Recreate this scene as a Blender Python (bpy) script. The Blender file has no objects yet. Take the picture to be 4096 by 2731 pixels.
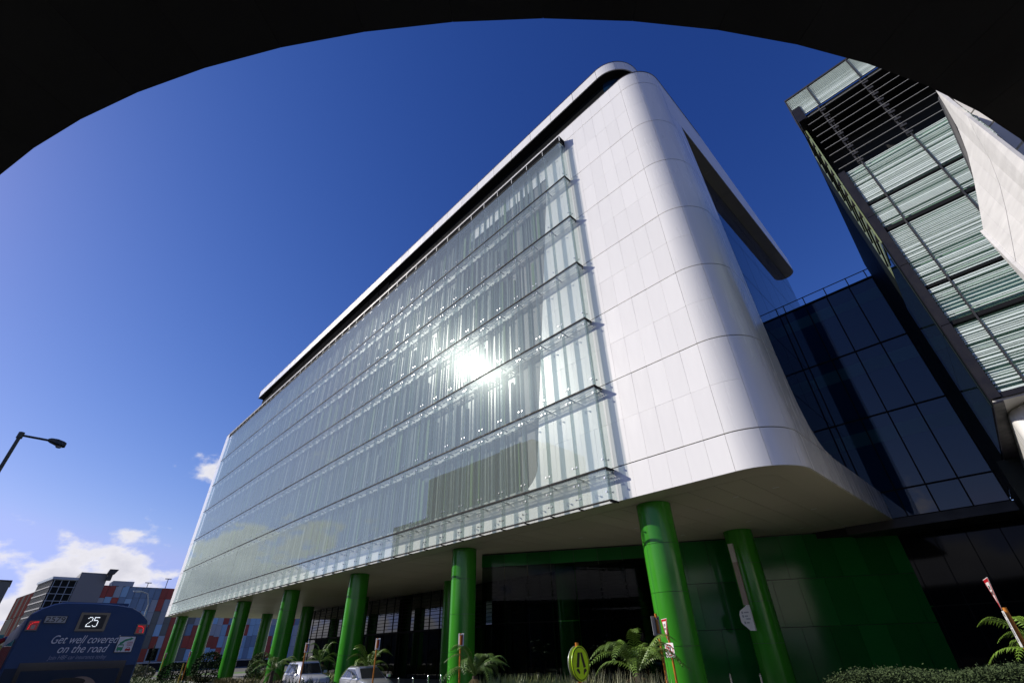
import bpy, bmesh, math, random
from mathutils import Vector, Matrix

rnd = random.Random(11)
sc = bpy.context.scene
C = sc.collection
G = -0.45                      # ground level (camera stands at z = 1.8)

# ------------------------------------------------------------------ camera
cam_d = bpy.data.cameras.new('camera')
cam = bpy.data.objects.new('camera', cam_d)
C.objects.link(cam)
cam_d.sensor_fit = 'HORIZONTAL'
cam_d.sensor_width = 36.0
cam_d.lens = 16.03
cam_d.clip_start = 0.05
cam_d.clip_end = 4000
CAMP = Vector((0, 0, 1.8))
cx = Vector((0.69252701, 0.72097277, -0.0245887))
cy = Vector((0.41747762, -0.37274279, 0.82871904))
cz = Vector((0.5883186, -0.58417556, -0.55912445))
m = Matrix(((cx.x, cy.x, cz.x, 0), (cx.y, cy.y, cz.y, 0), (cx.z, cy.z, cz.z, CAMP.z), (0, 0, 0, 1)))
cam.matrix_world = m
sc.camera = cam

# ------------------------------------------------------------------ sun, sky, exposure
SUN = Vector((-0.6578, -0.5553, 0.5089)).normalized()
sun_d = bpy.data.lights.new('sun', 'SUN')
sun_d.energy = 5.0
sun_d.angle = math.radians(0.53)
sun_d.color = (1.0, 0.935, 0.845)
sun = bpy.data.objects.new('sun', sun_d)
C.objects.link(sun)
sun.rotation_euler = SUN.to_track_quat('Z', 'Y').to_euler()
sun.location = (-60, -50, 60)

SKY_STRENGTH = 0.08
w = bpy.data.worlds.new('World')
sc.world = w
w.use_nodes = True
nt = w.node_tree
nt.nodes.clear()
def N(nt, typ, **kw):
    n = nt.nodes.new(typ)
    for k, v in kw.items():
        if k.startswith('i_'):
            key = k[2:]
            key = int(key) if key.isdigit() else key.replace('_', ' ')
            n.inputs[key].default_value = v
        else:
            setattr(n, k, v)
    return n
def L(nt, a, ao, b, bi):
    nt.links.new(a.outputs[ao], b.inputs[bi])
sky = N(nt, 'ShaderNodeTexSky', sky_type='NISHITA')
sky.sun_disc = False
sky.sun_elevation = math.asin(SUN.z)
sky.sun_rotation = math.atan2(SUN.x, SUN.y)
sky.altitude = 30
sky.air_density = 1.0
sky.dust_density = 0.3
sky.ozone_density = 3.0
# grade of the clear sky: deeper, more saturated blue overhead (same curve over the whole dome)
srgb = N(nt, 'ShaderNodeSeparateColor')
L(nt, sky, 0, srgb, 0)
chan = []
for k, (gain, pw) in enumerate(((7.0, 1.735), (2.82, 1.36), (2.32, 1.0))):
    m1 = N(nt, 'ShaderNodeMath', operation='MULTIPLY', i_1=0.052)
    L(nt, srgb, k, m1, 0)
    m2 = N(nt, 'ShaderNodeMath', operation='POWER', i_1=pw)
    L(nt, m1, 0, m2, 0)
    m3 = N(nt, 'ShaderNodeMath', operation='MULTIPLY', i_1=gain / SKY_STRENGTH)
    L(nt, m2, 0, m3, 0)
    chan.append(m3)
def cap(src, frac):
    q = N(nt, 'ShaderNodeMath', operation='MULTIPLY', i_1=frac)
    L(nt, chan[2], 0, q, 0)
    r_ = N(nt, 'ShaderNodeMath', operation='SMOOTH_MIN', i_2=0.6)
    L(nt, src, 0, r_, 0)
    L(nt, q, 0, r_, 1)
    return r_
mn_r, mn_g = cap(chan[0], 0.44), cap(chan[1], 0.54)
hsv = N(nt, 'ShaderNodeCombineColor')
L(nt, mn_r, 0, hsv, 0)
L(nt, mn_g, 0, hsv, 1)
L(nt, chan[2], 0, hsv, 2)
# cumulus: noise on the view direction, thick near the horizon, gone above ~15 degrees
tc = N(nt, 'ShaderNodeTexCoord')
mp = N(nt, 'ShaderNodeMapping')
mp.inputs['Scale'].default_value = (5.2, 5.2, 9.5)
mp.inputs['Location'].default_value = (8.3, 15.2, 3.85)
L(nt, tc, 'Generated', mp, 'Vector')
nz = N(nt, 'ShaderNodeTexNoise', i_Scale=1.0, i_Detail=9.0, i_Roughness=0.56)
L(nt, mp, 'Vector', nz, 'Vector')
sep = N(nt, 'ShaderNodeSeparateXYZ')
L(nt, tc, 'Generated', sep, 0)
ramp = N(nt, 'ShaderNodeFloatCurve')
cv = ramp.mapping.curves[0]
for px_, py_ in ((0.06, 0.40), (0.13, 0.475), (0.19, 0.525), (0.26, 0.60)):
    cv.points.new(px_, py_)
cv.points[0].location = (0.0, 0.36)
cv.points[-1].location = (1.0, 0.95)
ramp.mapping.update()
L(nt, sep, 'Z', ramp, 'Value')
sub = N(nt, 'ShaderNodeMath', operation='SUBTRACT')
L(nt, nz, 0, sub, 0)
L(nt, ramp, 0, sub, 1)
cov = N(nt, 'ShaderNodeMapRange', i_1=0.0, i_2=0.075, i_3=0.0, i_4=0.96)
cov.interpolation_type = 'SMOOTHSTEP'
L(nt, sub, 0, cov, 0)
dens = N(nt, 'ShaderNodeMapRange', i_1=0.06, i_2=0.24, i_3=0.0, i_4=1.0)
L(nt, sub, 0, dens, 0)
cmix = N(nt, 'ShaderNodeMix', data_type='RGBA')
cmix.inputs[6].default_value = (10.8, 10.6, 11.2, 1)
cmix.inputs[7].default_value = (6.2, 6.2, 7.2, 1)
L(nt, dens, 0, cmix, 0)
smix = N(nt, 'ShaderNodeMix', data_type='RGBA')
L(nt, cov, 0, smix, 0)
L(nt, hsv, 0, smix, 6)
L(nt, cmix, 2, smix, 7)
bg = N(nt, 'ShaderNodeBackground', i_Strength=SKY_STRENGTH)
L(nt, smix, 2, bg, 'Color')
wo = N(nt, 'ShaderNodeOutputWorld')
L(nt, bg, 0, wo, 'Surface')

sc.view_settings.view_transform = 'Standard'
sc.view_settings.look = 'None'
sc.view_settings.exposure = 0.0
sc.view_settings.gamma = 1.0
sc.view_settings.use_curve_mapping = False
sc.render.engine = 'CYCLES'
sc.cycles.use_denoising = True
sc.cycles.transparent_max_bounces = 40
sc.cycles.max_bounces = 10
sc.cycles.caustics_reflective = False
sc.cycles.caustics_refractive = False
sc.cycles.sample_clamp_indirect = 6.0

# ------------------------------------------------------------------ materials
MATS = {}
def mat(name, color, rough=0.5, metal=0.0, var=0.0, scale=3.0, objvar=0.0, bump=0.0, bscale=20.0, coat=0.0, spec=0.5,
        stretch=(1, 1, 1), emit=None, estr=0.0):
    mt = bpy.data.materials.new(name)
    mt.use_nodes = True
    t = mt.node_tree
    p = t.nodes['Principled BSDF']
    p.inputs['Roughness'].default_value = rough
    p.inputs['Metallic'].default_value = metal
    p.inputs['Specular IOR Level'].default_value = spec
    p.inputs['Coat Weight'].default_value = coat
    p.inputs['Coat Roughness'].default_value = 0.06
    col = (color[0], color[1], color[2], 1)
    p.inputs['Base Color'].default_value = col
    tex = N(t, 'ShaderNodeTexCoord')
    mpp = N(t, 'ShaderNodeMapping')
    mpp.inputs['Scale'].default_value = stretch
    L(t, tex, 'Object', mpp, 0)
    if var > 0 or objvar > 0:
        n1 = N(t, 'ShaderNodeTexNoise', i_Scale=scale, i_Detail=6.0, i_Roughness=0.6)
        L(t, mpp, 0, n1, 'Vector')
        r1 = N(t, 'ShaderNodeMapRange', i_1=0.25, i_2=0.75, i_3=1 - var, i_4=1 + var)
        L(t, n1, 0, r1, 0)
        oi = N(t, 'ShaderNodeObjectInfo')
        r2 = N(t, 'ShaderNodeMapRange', i_1=0.0, i_2=1.0, i_3=1 - objvar, i_4=1 + objvar)
        L(t, oi, 'Random', r2, 0)
        mu = N(t, 'ShaderNodeMath', operation='MULTIPLY')
        L(t, r1, 0, mu, 0)
        L(t, r2, 0, mu, 1)
        vm = N(t, 'ShaderNodeVectorMath', operation='SCALE')
        vm.inputs[0].default_value = color
        L(t, mu, 0, vm, 'Scale')
        L(t, vm, 0, p, 'Base Color')
        rr = N(t, 'ShaderNodeMapRange', i_1=0.3, i_2=0.7, i_3=max(0.02, rough * 0.8), i_4=min(1, rough * 1.25))
        L(t, n1, 0, rr, 0)
        L(t, rr, 0, p, 'Roughness')
    if bump > 0:
        n2 = N(t, 'ShaderNodeTexNoise', i_Scale=bscale, i_Detail=5.0)
        L(t, mpp, 0, n2, 'Vector')
        b = N(t, 'ShaderNodeBump', i_Strength=bump, i_Distance=0.02)
        L(t, n2, 0, b, 'Height')
        L(t, b, 0, p, 'Normal')
    if emit:
        p.inputs['Emission Color'].default_value = (*emit, 1)
        p.inputs['Emission Strength'].default_value = estr
    MATS[name] = mt
    return mt

def glass(name, tint, ior=1.55, haze=0.03, hrough=0.22, srough=0.012, body=0.0, bodycol=(0.5, 0.6, 0.55), wave=0.0, mirror=(1, 1, 1)):
    """architectural glass: see-through with a fresnel mirror on its front faces, a milky dust film and a rough lobe imitating lens glare"""
    mt = bpy.data.materials.new(name)
    mt.use_nodes = True
    t = mt.node_tree
    t.nodes.clear()
    tr = N(t, 'ShaderNodeBsdfTransparent')
    tr.inputs[0].default_value = (*tint, 1)
    gl = N(t, 'ShaderNodeBsdfGlossy', i_Roughness=srough)
    g2 = N(t, 'ShaderNodeBsdfGlossy', i_Roughness=hrough)  # broad lobe standing in for the lens glare around the sun
    gl.inputs[0].default_value = (*mirror, 1)
    g2.inputs[0].default_value = (*mirror, 1)
    df = N(t, 'ShaderNodeBsdfDiffuse')
    df.inputs[0].default_value = (*bodycol, 1)
    fr = N(t, 'ShaderNodeFresnel', i_IOR=ior)
    ge = N(t, 'ShaderNodeNewGeometry')
    inv = N(t, 'ShaderNodeMath', operation='SUBTRACT')
    inv.inputs[0].default_value = 1.0
    L(t, ge, 'Backfacing', inv, 1)
    fm = N(t, 'ShaderNodeMath', operation='MULTIPLY')
    L(t, fr, 0, fm, 0)
    L(t, inv, 0, fm, 1)
    gm = N(t, 'ShaderNodeMixShader')
    gm.inputs[0].default_value = haze
    L(t, gl, 0, gm, 1)
    L(t, g2, 0, gm, 2)
    bm = N(t, 'ShaderNodeMixShader')
    bm.inputs[0].default_value = body
    L(t, tr, 0, bm, 1)
    L(t, df, 0, bm, 2)
    mx = N(t, 'ShaderNodeMixShader')
    L(t, fm, 0, mx, 0)
    L(t, bm, 0, mx, 1)
    L(t, gm, 0, mx, 2)
    if wave > 0:
        tex = N(t, 'ShaderNodeTexCoord')
        n2 = N(t, 'ShaderNodeTexNoise', i_Scale=0.8, i_Detail=2.0)
        L(t, tex, 'Object', n2, 'Vector')
        b = N(t, 'ShaderNodeBump', i_Strength=wave, i_Distance=0.02)
        L(t, n2, 0, b, 'Height')
        L(t, b, 0, gl, 'Normal')
        L(t, b, 0, g2, 'Normal')
    o = N(t, 'ShaderNodeOutputMaterial')
    L(t, mx, 0, o, 0)
    MATS[name] = mt
    return mt

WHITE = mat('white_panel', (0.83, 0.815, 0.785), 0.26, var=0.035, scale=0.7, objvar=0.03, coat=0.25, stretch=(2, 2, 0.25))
WHITE_BOUNCE = mat('white_soffit_bounce', (0.56, 0.52, 0.40), 0.42, var=0.006, scale=0.3, objvar=0.04)  # white soffit with the olive ground-bounce light put into its colour
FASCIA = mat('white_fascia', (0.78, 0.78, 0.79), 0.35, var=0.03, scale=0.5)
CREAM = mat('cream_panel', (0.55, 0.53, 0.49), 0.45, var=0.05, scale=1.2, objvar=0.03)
DARKJ = mat('dark_joint', (0.07, 0.07, 0.07), 0.6)
BLACK = mat('black_metal', (0.008, 0.008, 0.009), 0.6, var=0.1, spec=0.15)
BLACKCLAD = mat('black_cladding', (0.006, 0.007, 0.008), 0.8, var=0.1, objvar=0.2, spec=0.02)
STEEL = mat('stainless_steel', (0.62, 0.63, 0.64), 0.22, metal=1.0, var=0.05)
DGREY = mat('dark_grey_metal', (0.032, 0.031, 0.031), 0.5, metal=0.1, var=0.1)
GRATE = mat('galvanised_grating', (0.6, 0.62, 0.63), 0.5, metal=0.2, var=0.08)
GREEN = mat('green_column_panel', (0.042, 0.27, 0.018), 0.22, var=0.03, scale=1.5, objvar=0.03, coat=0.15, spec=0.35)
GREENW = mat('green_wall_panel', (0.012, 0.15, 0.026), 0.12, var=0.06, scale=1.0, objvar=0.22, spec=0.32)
ROOFM = mat('roof_membrane', (0.35, 0.35, 0.36), 0.8, var=0.1)
CONC = mat('grey_render', (0.22, 0.215, 0.21), 0.8, var=0.06, scale=0.4, bump=0.1)
CORE = mat('shell_core', (0.45, 0.45, 0.45), 0.7)
GLASS = glass('facade_glass', (0.965, 0.985, 0.975), ior=1.8, haze=0.03, hrough=0.21, srough=0.010, body=0.085, bodycol=(0.78, 0.90, 0.85), wave=0.03, mirror=(0.86, 1.0, 0.96))
FING = glass('fin_glass', (0.62, 0.68, 0.67), ior=1.6, haze=0.1, hrough=0.2, body=0.16, bodycol=(0.75, 0.82, 0.80))
INNERW = mat('inner_window_glass', (0.075, 0.100, 0.092), 0.25, var=0.1, objvar=0.2, spec=0.15)
STRIP_G = mat('green_glass_strip', (0.070, 0.135, 0.045), 0.6, var=0.1, spec=0.1)
STRIP_W = mat('pale_strip', (0.115, 0.148, 0.135), 0.6, var=0.1, spec=0.1)
STRIP_D = mat('dark_strip', (0.05, 0.078, 0.066), 0.6, var=0.1, spec=0.1)
BRIDGEG = mat('navy_bridge_glass', (0.006, 0.024, 0.062), 0.015, spec=0.55, objvar=0.1)
TOWERG = mat('dark_tower_glass', (0.006, 0.012, 0.014), 0.02, spec=0.8)
OPENG = mat('blue_glazing', (0.010, 0.022, 0.05), 0.02, spec=0.9, objvar=0.2)
LOBBYG = mat('lobby_glass', (0.003, 0.004, 0.004), 0.012, spec=0.6)
SLAT = mat('white_louvre', (0.62, 0.70, 0.66), 0.4, var=0.04)
GREENBACK = mat('green_back_glass', (0.20, 0.33, 0.25), 0.15, var=0.15, scale=0.4, objvar=0.12)
FIN = mat('aubergine_metal', (0.010, 0.0095, 0.014), 0.5, spec=0.25, metal=0.0, var=0.05)
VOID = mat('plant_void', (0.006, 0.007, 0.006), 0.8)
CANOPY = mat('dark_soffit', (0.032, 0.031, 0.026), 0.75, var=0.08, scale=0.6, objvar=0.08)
RED = mat('red_panel', (0.30, 0.012, 0.010), 0.35, var=0.06, objvar=0.15)
LBLUE = mat('light_blue_panel', (0.24, 0.44, 0.62), 0.35, var=0.05, objvar=0.15)
MBLUE = mat('slate_blue_panel', (0.12, 0.22, 0.34), 0.35, var=0.05, objvar=0.15)
GBLUE = mat('grey_blue_panel', (0.30, 0.35, 0.40), 0.35, var=0.05, objvar=0.15)
DGP = mat('dark_grey_panel', (0.10, 0.115, 0.11), 0.4, var=0.05, objvar=0.15)
ASPHALT = mat('asphalt', (0.05, 0.05, 0.052), 0.9, var=0.2, scale=6, bump=0.4, bscale=120)
PAVE = mat('concrete_paving', (0.20, 0.195, 0.18), 0.85, var=0.1, scale=2, bump=0.2, bscale=60)
KERBM = mat('kerb_concrete', (0.42, 0.41, 0.39), 0.8, var=0.1)
PAINT = mat('road_paint', (0.75, 0.75, 0.72), 0.6, var=0.08, scale=8)
SOIL = mat('bark_mulch', (0.07, 0.045, 0.03), 0.95, var=0.3, scale=8, bump=0.5, bscale=40)
LAWN = mat('lawn', (0.09, 0.15, 0.025), 0.9, var=0.25, scale=5, bump=0.6, bscale=80)
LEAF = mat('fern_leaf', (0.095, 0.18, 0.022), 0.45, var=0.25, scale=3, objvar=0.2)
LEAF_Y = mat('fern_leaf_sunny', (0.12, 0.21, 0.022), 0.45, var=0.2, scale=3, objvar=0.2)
FROND_DEAD = mat('dry_frond', (0.11, 0.075, 0.03), 0.7, var=0.2, objvar=0.2)
BLADE = mat('strap_leaf', (0.27, 0.31, 0.08), 0.4, var=0.35, scale=9)
BLADE_D = mat('dark_strap_leaf', (0.035, 0.06, 0.025), 0.4, var=0.3, scale=9)
HEDGEM = mat('grey_green_foliage', (0.062, 0.090, 0.036), 0.85, var=0.4, scale=5, spec=0.15)
BUSHM = mat('dark_foliage', (0.022, 0.040, 0.015), 0.9, var=0.3, scale=6, spec=0.08)
BARK = mat('bark', (0.06, 0.04, 0.028), 0.9, var=0.3, scale=12, bump=0.6)
ORANGE = mat('orange_pole', (0.50, 0.17, 0.012), 0.4, var=0.08)
SIGNW = mat('sign_white', (0.78, 0.78, 0.77), 0.35, var=0.02)
SIGNR = mat('sign_red', (0.50, 0.012, 0.022), 0.35)
SIGNY = mat('sign_fluoro_yellow', (0.62, 0.97, 0.012), 0.35, var=0.03)
SIGNK = mat('sign_black', (0.012, 0.012, 0.012), 0.4)
SIGNGREY = mat('sign_back_aluminium', (0.36, 0.37, 0.39), 0.45, metal=0.3, var=0.05)
POLEDK = mat('lamp_pole_paint', (0.028, 0.034, 0.032), 0.45, var=0.1)
LENS = mat('lamp_lens', (0.30, 0.29, 0.26), 0.2)
BUSB = mat('bus_blue', (0.028, 0.070, 0.17), 0.4, var=0.04, scale=0.8, spec=0.25)
BUSB2 = mat('bus_dark_blue', (0.006, 0.022, 0.05), 0.4, var=0.06, spec=0.25)
BUSW = mat('bus_window_black', (0.008, 0.009, 0.011), 0.08)
BUSSIDE = mat('bus_teal_side', (0.10, 0.30, 0.36), 0.25, coat=0.4)
BUSTXT = mat('bus_lettering', (0.80, 0.82, 0.86), 0.5)
BUSTXT2 = mat('bus_lettering_faint', (0.34, 0.38, 0.48), 0.5)
BUSSIL = mat('fleet_number_silver', (0.50, 0.51, 0.48), 0.4)
LEDW = mat('led_white', (0.8, 0.8, 0.8), 0.5, emit=(0.85, 0.92, 1.0), estr=1.1)
LEDR = mat('led_red', (0.6, 0.02, 0.02), 0.4, emit=(1.0, 0.02, 0.03), estr=0.95)
LAMPR = mat('lamp_red', (0.35, 0.008, 0.01), 0.2, emit=(1.0, 0.01, 0.015), estr=0.06)
LAMPC = mat('lamp_clear', (0.35, 0.32, 0.28), 0.2)
STICKG = mat('sticker_green', (0.02, 0.32, 0.13), 0.5)
TAN = mat('poster_tan', (0.26, 0.19, 0.14), 0.5, var=0.2)
CARW = mat('car_white_shaded', (0.52, 0.54, 0.60), 0.2, coat=0.8, var=0.01)  # white paint with shade mixed in, hence the lavender grey
CARS = mat('car_silver', (0.55, 0.56, 0.57), 0.28, metal=0.55, coat=0.8)
CARDK = mat('car_dark_blue', (0.012, 0.016, 0.024), 0.2, coat=0.8)
CARG = mat('car_glass', (0.018, 0.022, 0.026), 0.03, spec=0.8)
TYRE = mat('tyre_rubber', (0.018, 0.018, 0.018), 0.8)
CHROME = mat('chrome', (0.75, 0.75, 0.75), 0.1, metal=1.0)
HLAMP = mat('headlamp', (0.6, 0.6, 0.62), 0.08, coat=1.0)
TOTEM = mat('totem_taupe', (0.36, 0.29, 0.24), 0.5, var=0.03)
PLAYY = mat('mustard_panel', (0.42, 0.33, 0.05), 0.5, var=0.1)
TEALP = mat('teal_panel', (0.03, 0.26, 0.25), 0.5, var=0.1)
NAVY = mat('navy_fabric', (0.02, 0.03, 0.12), 0.7, var=0.2)
OPPB = mat('dark_brick_block', (0.045, 0.05, 0.048), 0.7, var=0.15, scale=0.6)

# ------------------------------------------------------------------ mesh helpers
class MB:
    def __init__(s):
        s.v = []
        s.f = []
    def add(s, vs, fs):
        o = len(s.v)
        s.v += [tuple(p) for p in vs]
        s.f += [tuple(i + o for i in f) for f in fs]
        return s
    def box(s, x0, x1, y0, y1, z0, z1):
        return s.add([(x0, y0, z0), (x1, y0, z0), (x1, y1, z0), (x0, y1, z0), (x0, y0, z1), (x1, y0, z1), (x1, y1, z1), (x0, y1, z1)],
                     [(0, 3, 2, 1), (4, 5, 6, 7), (0, 1, 5, 4), (1, 2, 6, 5), (2, 3, 7, 6), (3, 0, 4, 7)])
    def tube(s, p, q, r, n=8, r2=None):
        p, q = Vector(p), Vector(q)
        d = (q - p).normalized()
        a = d.orthogonal().normalized()
        b = d.cross(a)
        r2 = r if r2 is None else r2
        vs = []
        for c, rr in ((p, r), (q, r2)):
            for i in range(n):
                t = 2 * math.pi * i / n
                vs.append(c + a * (rr * math.cos(t)) + b * (rr * math.sin(t)))
        fs = [(i, (i + 1) % n, n + (i + 1) % n, n + i) for i in range(n)]
        fs += [tuple(range(n - 1, -1, -1)), tuple(range(n, 2 * n))]
        return s.add(vs, fs)
    def prism(s, poly, o, a, b, t):
        """poly of (u, v): o + u*a + v*b, given thickness t along a x b"""
        o, a, b = Vector(o), Vector(a), Vector(b)
        nrm = a.cross(b).normalized() * t
        n = len(poly)
        vs = [o + a * u + b * v for u, v in poly]
        vs += [p + nrm for p in vs]
        fs = [tuple(range(n - 1, -1, -1)), tuple(range(n, 2 * n))]
        fs += [(i, (i + 1) % n, n + (i + 1) % n, n + i) for i in range(n)]
        return s.add(vs, fs)
    def bar(s, p, q, wx, wz, up=(0, 0, 1)):
        """rectangular bar from p to q, wx wide and wz tall"""
        p, q = Vector(p), Vector(q)
        d = (q - p).normalized()
        side = d.cross(Vector(up)).normalized()
        u = side.cross(d).normalized()
        vs = []
        for c in (p, q):
            for sx, sz in ((-1, -1), (1, -1), (1, 1), (-1, 1)):
                vs.append(c + side * (sx * wx / 2) + u * (sz * wz / 2))
        return s.add(vs, [(0, 3, 2, 1), (4, 5, 6, 7), (0, 1, 5, 4), (1, 2, 6, 5), (2, 3, 7, 6), (3, 0, 4, 7)])
    def loft(s, rings, closed=True, caps=True):
        n = len(rings[0])
        vs = [p for r in rings for p in r]
        fs = []
        for k in range(len(rings) - 1):
            for i in range(n if closed else n - 1):
                j = (i + 1) % n
                fs.append((k * n + i, k * n + j, (k + 1) * n + j, (k + 1) * n + i))
        if caps and closed:
            fs.append(tuple(range(n - 1, -1, -1)))
            fs.append(tuple(range((len(rings) - 1) * n, len(rings) * n)))
        return s.add(vs, fs)
    def mesh(s, name, material, smooth=False, fix=True):
        me = bpy.data.meshes.new(name)
        me.from_pydata(s.v, [], s.f)
        if fix and len(s.f) < 60000:
            bm = bmesh.new()
            bm.from_mesh(me)
            bmesh.ops.recalc_face_normals(bm, faces=bm.faces)
            bm.to_mesh(me)
            bm.free()
        me.materials.append(material)
        if smooth:
            me.shade_smooth()
            try:
                me.set_sharp_from_angle(angle=math.radians(38))
            except Exception:
                pass
        me.update()
        return me

def put(name, me, parent=None, mw=None):
    o = bpy.data.objects.new(name, me)
    C.objects.link(o)
    if mw is not None:
        o.matrix_basis = mw
    if parent is not None:
        o.parent = parent
        if parent.parent is None:
            o.matrix_parent_inverse = Matrix.Translation(-Vector(parent.location))
    return o

def build(mb, name, material, parent=None, smooth=False, fix=True, origin=None):
    if parent is None and origin is None and mb.v:
        xs, ys, zs = zip(*mb.v)
        origin = ((min(xs) + max(xs)) / 2, (min(ys) + max(ys)) / 2, min(zs))
    if origin is not None:
        ox, oy, oz = origin
        mb.v = [(x - ox, y - oy, z - oz) for x, y, z in mb.v]
        return put(name, mb.mesh(name, material, smooth, fix), parent, Matrix.Translation(origin))
    return put(name, mb.mesh(name, material, smooth, fix), parent)

def tag(o, label, cat, group=None, kind=None):
    o['label'] = label
    if cat:
        o['category'] = cat
    if group:
        o['group'] = group
    if kind:
        o['kind'] = kind
    return o

def thing(name, label, cat, loc, group=None):
    o = bpy.data.objects.new(name, None)
    C.objects.link(o)
    o.empty_display_size = 0.3
    o.location = loc
    return tag(o, label, cat, group)

def copy_tree(o, parent=None):
    c = o.copy()
    C.objects.link(c)
    c.parent = parent
    if parent is not None:
        c.matrix_parent_inverse = o.matrix_parent_inverse.copy()
    for ch in o.children:
        copy_tree(ch, c)
    return c

def pieces(name, parent, items, limit=300, rest_name=None):
    """items: (mesh, matrix). The nearest LIMIT are objects of their own; the rest are joined as one 'stuff' part."""
    def dist(it):
        return (it[1] @ Vector(it[0].vertices[0].co) - CAMP).length
    items = sorted(items, key=dist)
    out = [put(name, me, parent, mw) for me, mw in items[:limit]]
    rest = items[limit:]
    if rest:
        mb = MB()
        for me, mw in rest:
            mb.add([mw @ v.co for v in me.vertices], [tuple(p.vertices) for p in me.polygons])
        o = build(mb, rest_name or name, rest[0][0].materials[0], parent)
        o['kind'] = 'stuff'
    return out

def T(x, y, z):
    return Matrix.Translation((x, y, z))

def struct(o, label):
    o['label'] = label
    o['kind'] = 'structure'
    return o

def text(name, s, size, loc, xdir, ydir, material, parent, align='CENTER', shear=0.0, spacing=1.0, width=None, depth=0.002):
    cu = bpy.data.curves.new(name, 'FONT')
    cu.body = s
    cu.size = size
    cu.align_x = align
    cu.shear = shear
    cu.space_character = spacing
    cu.extrude = depth
    cu.materials.append(material)
    xd, yd = Vector(xdir).normalized(), Vector(ydir).normalized()
    zd = xd.cross(yd)
    tmp = bpy.data.objects.new('tmp', cu)
    C.objects.link(tmp)
    me = bpy.data.meshes.new_from_object(tmp.evaluated_get(bpy.context.evaluated_depsgraph_get()))
    bpy.data.objects.remove(tmp)
    bpy.data.curves.remove(cu)
    me.name = name
    sx = 1.0
    if width:
        vx = [v.co.x for v in me.vertices]
        sx = width / (max(vx) - min(vx))
    mw = Matrix(((xd.x * sx, yd.x, zd.x, loc[0]), (xd.y * sx, yd.y, zd.y, loc[1]), (xd.z * sx, yd.z, zd.z, loc[2]), (0, 0, 0, 1)))
    return put(name, me, parent, mw)

# ================================================================== GROUND
def sheet(name, label, x0, x1, y0, y1, z, material):
    mb = MB().box(x0, x1, y0, y1, z - 0.3, z)
    return struct(build(mb, name, material), label)
mbg = MB()
mbg.add([(-1500, -1500, G - 0.02), (1500, -1500, G - 0.02), (1500, 1500, G - 0.02), (-1500, 1500, G - 0.02)], [(0, 1, 2, 3)])
struct(build(mbg, 'ground', mat('dry_ground', (0.10, 0.095, 0.07), 0.95, var=0.2, scale=0.3), origin=(0, 0, 0)), 'flat ground reaching the horizon under the whole street')
sheet('road', 'grey asphalt road where the blue bus drives', -160, 60, -7.5, 9.6, G, ASPHALT)
sheet('driveway', 'asphalt drop-off lane with the parked cars', -88, -8.5, 15.3, 18.2, G + 0.004, ASPHALT)
sheet('pavement', 'concrete forecourt under the white building', -96, 12, 18.35, 60, G + 0.12, PAVE)
sheet('footpath', 'concrete footpath under the dark canopy', -4.5, 14, -12, 4.4, G + 0.12, PAVE)
sheet('verge', 'mulched garden bed between road and drop-off lane', -100, 12, 9.8, 15.2, G + 0.1, SOIL)
sheet('lawn', 'sunny green lawn beyond the far green columns', -114, -93, 22, 46, G + 0.03, LAWN)
mb = MB()
mb.box(-112, 14, 9.6, 9.8, G - 0.2, G + 0.13)
mb.box(-88, -8.5, 15.15, 15.3, G - 0.2, G + 0.13)
mb.box(-96, 12, 18.2, 18.35, G - 0.2, G + 0.13)
struct(build(mb, 'kerb', KERBM), 'pale concrete kerb lines along road and lane')
mb = MB()
for i in range(24):
    mb.box(-100 + i * 6.0, -97 + i * 6.0, 3.9, 4.02, G, G + 0.004)
struct(build(mb, 'road_marking', PAINT), 'white dashed centre line painted on the road')

# ================================================================== HOSPITAL BUILDING
HB = thing('hospital_building', 'big white curved-corner building with double glass facade on green columns', 'building', (-50, 30, G))
YW = 17.6
ZS = 7.05
RAIL = [7.0, 8.405, 12.56, 16.75, 20.92, 25.03, 29.15, 33.30]
ZTOP = 33.93
NB, BW, X0 = 44, 1.725, -11.41
JO = [7.05, 8.52, 12.73, 16.9, 21.05, 25.17, 29.24, 33.87, 35.33]   # dark floor joints on the white wall
RC = 2.0
CXc, CYc = -6.2, 19.6

def inner_edge(z):
    """x where the white wall behind the glass gives way to windows"""
    if z > 10.2:
        return -16.05 + (z - 10.2) * (2.85 / 23.1)
    if z > 8.45:
        return -16.05 - 1.6 * ((10.2 - z) / 1.75) ** 3
    return -200

def rows():
    r = [(JO[0], JO[1])]
    for a, b in zip(JO[1:-1], JO[2:]):
        if b - a > 3:
            r += [(a, (a + b) / 2), ((a + b) / 2, b)]
        else:
            r.append((a, b))
    return r
ROWS = rows()
def gap(z):
    return 0.022 if any(abs(z - j) < 0.01 for j in JO[1:-1]) else 0.004

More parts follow.
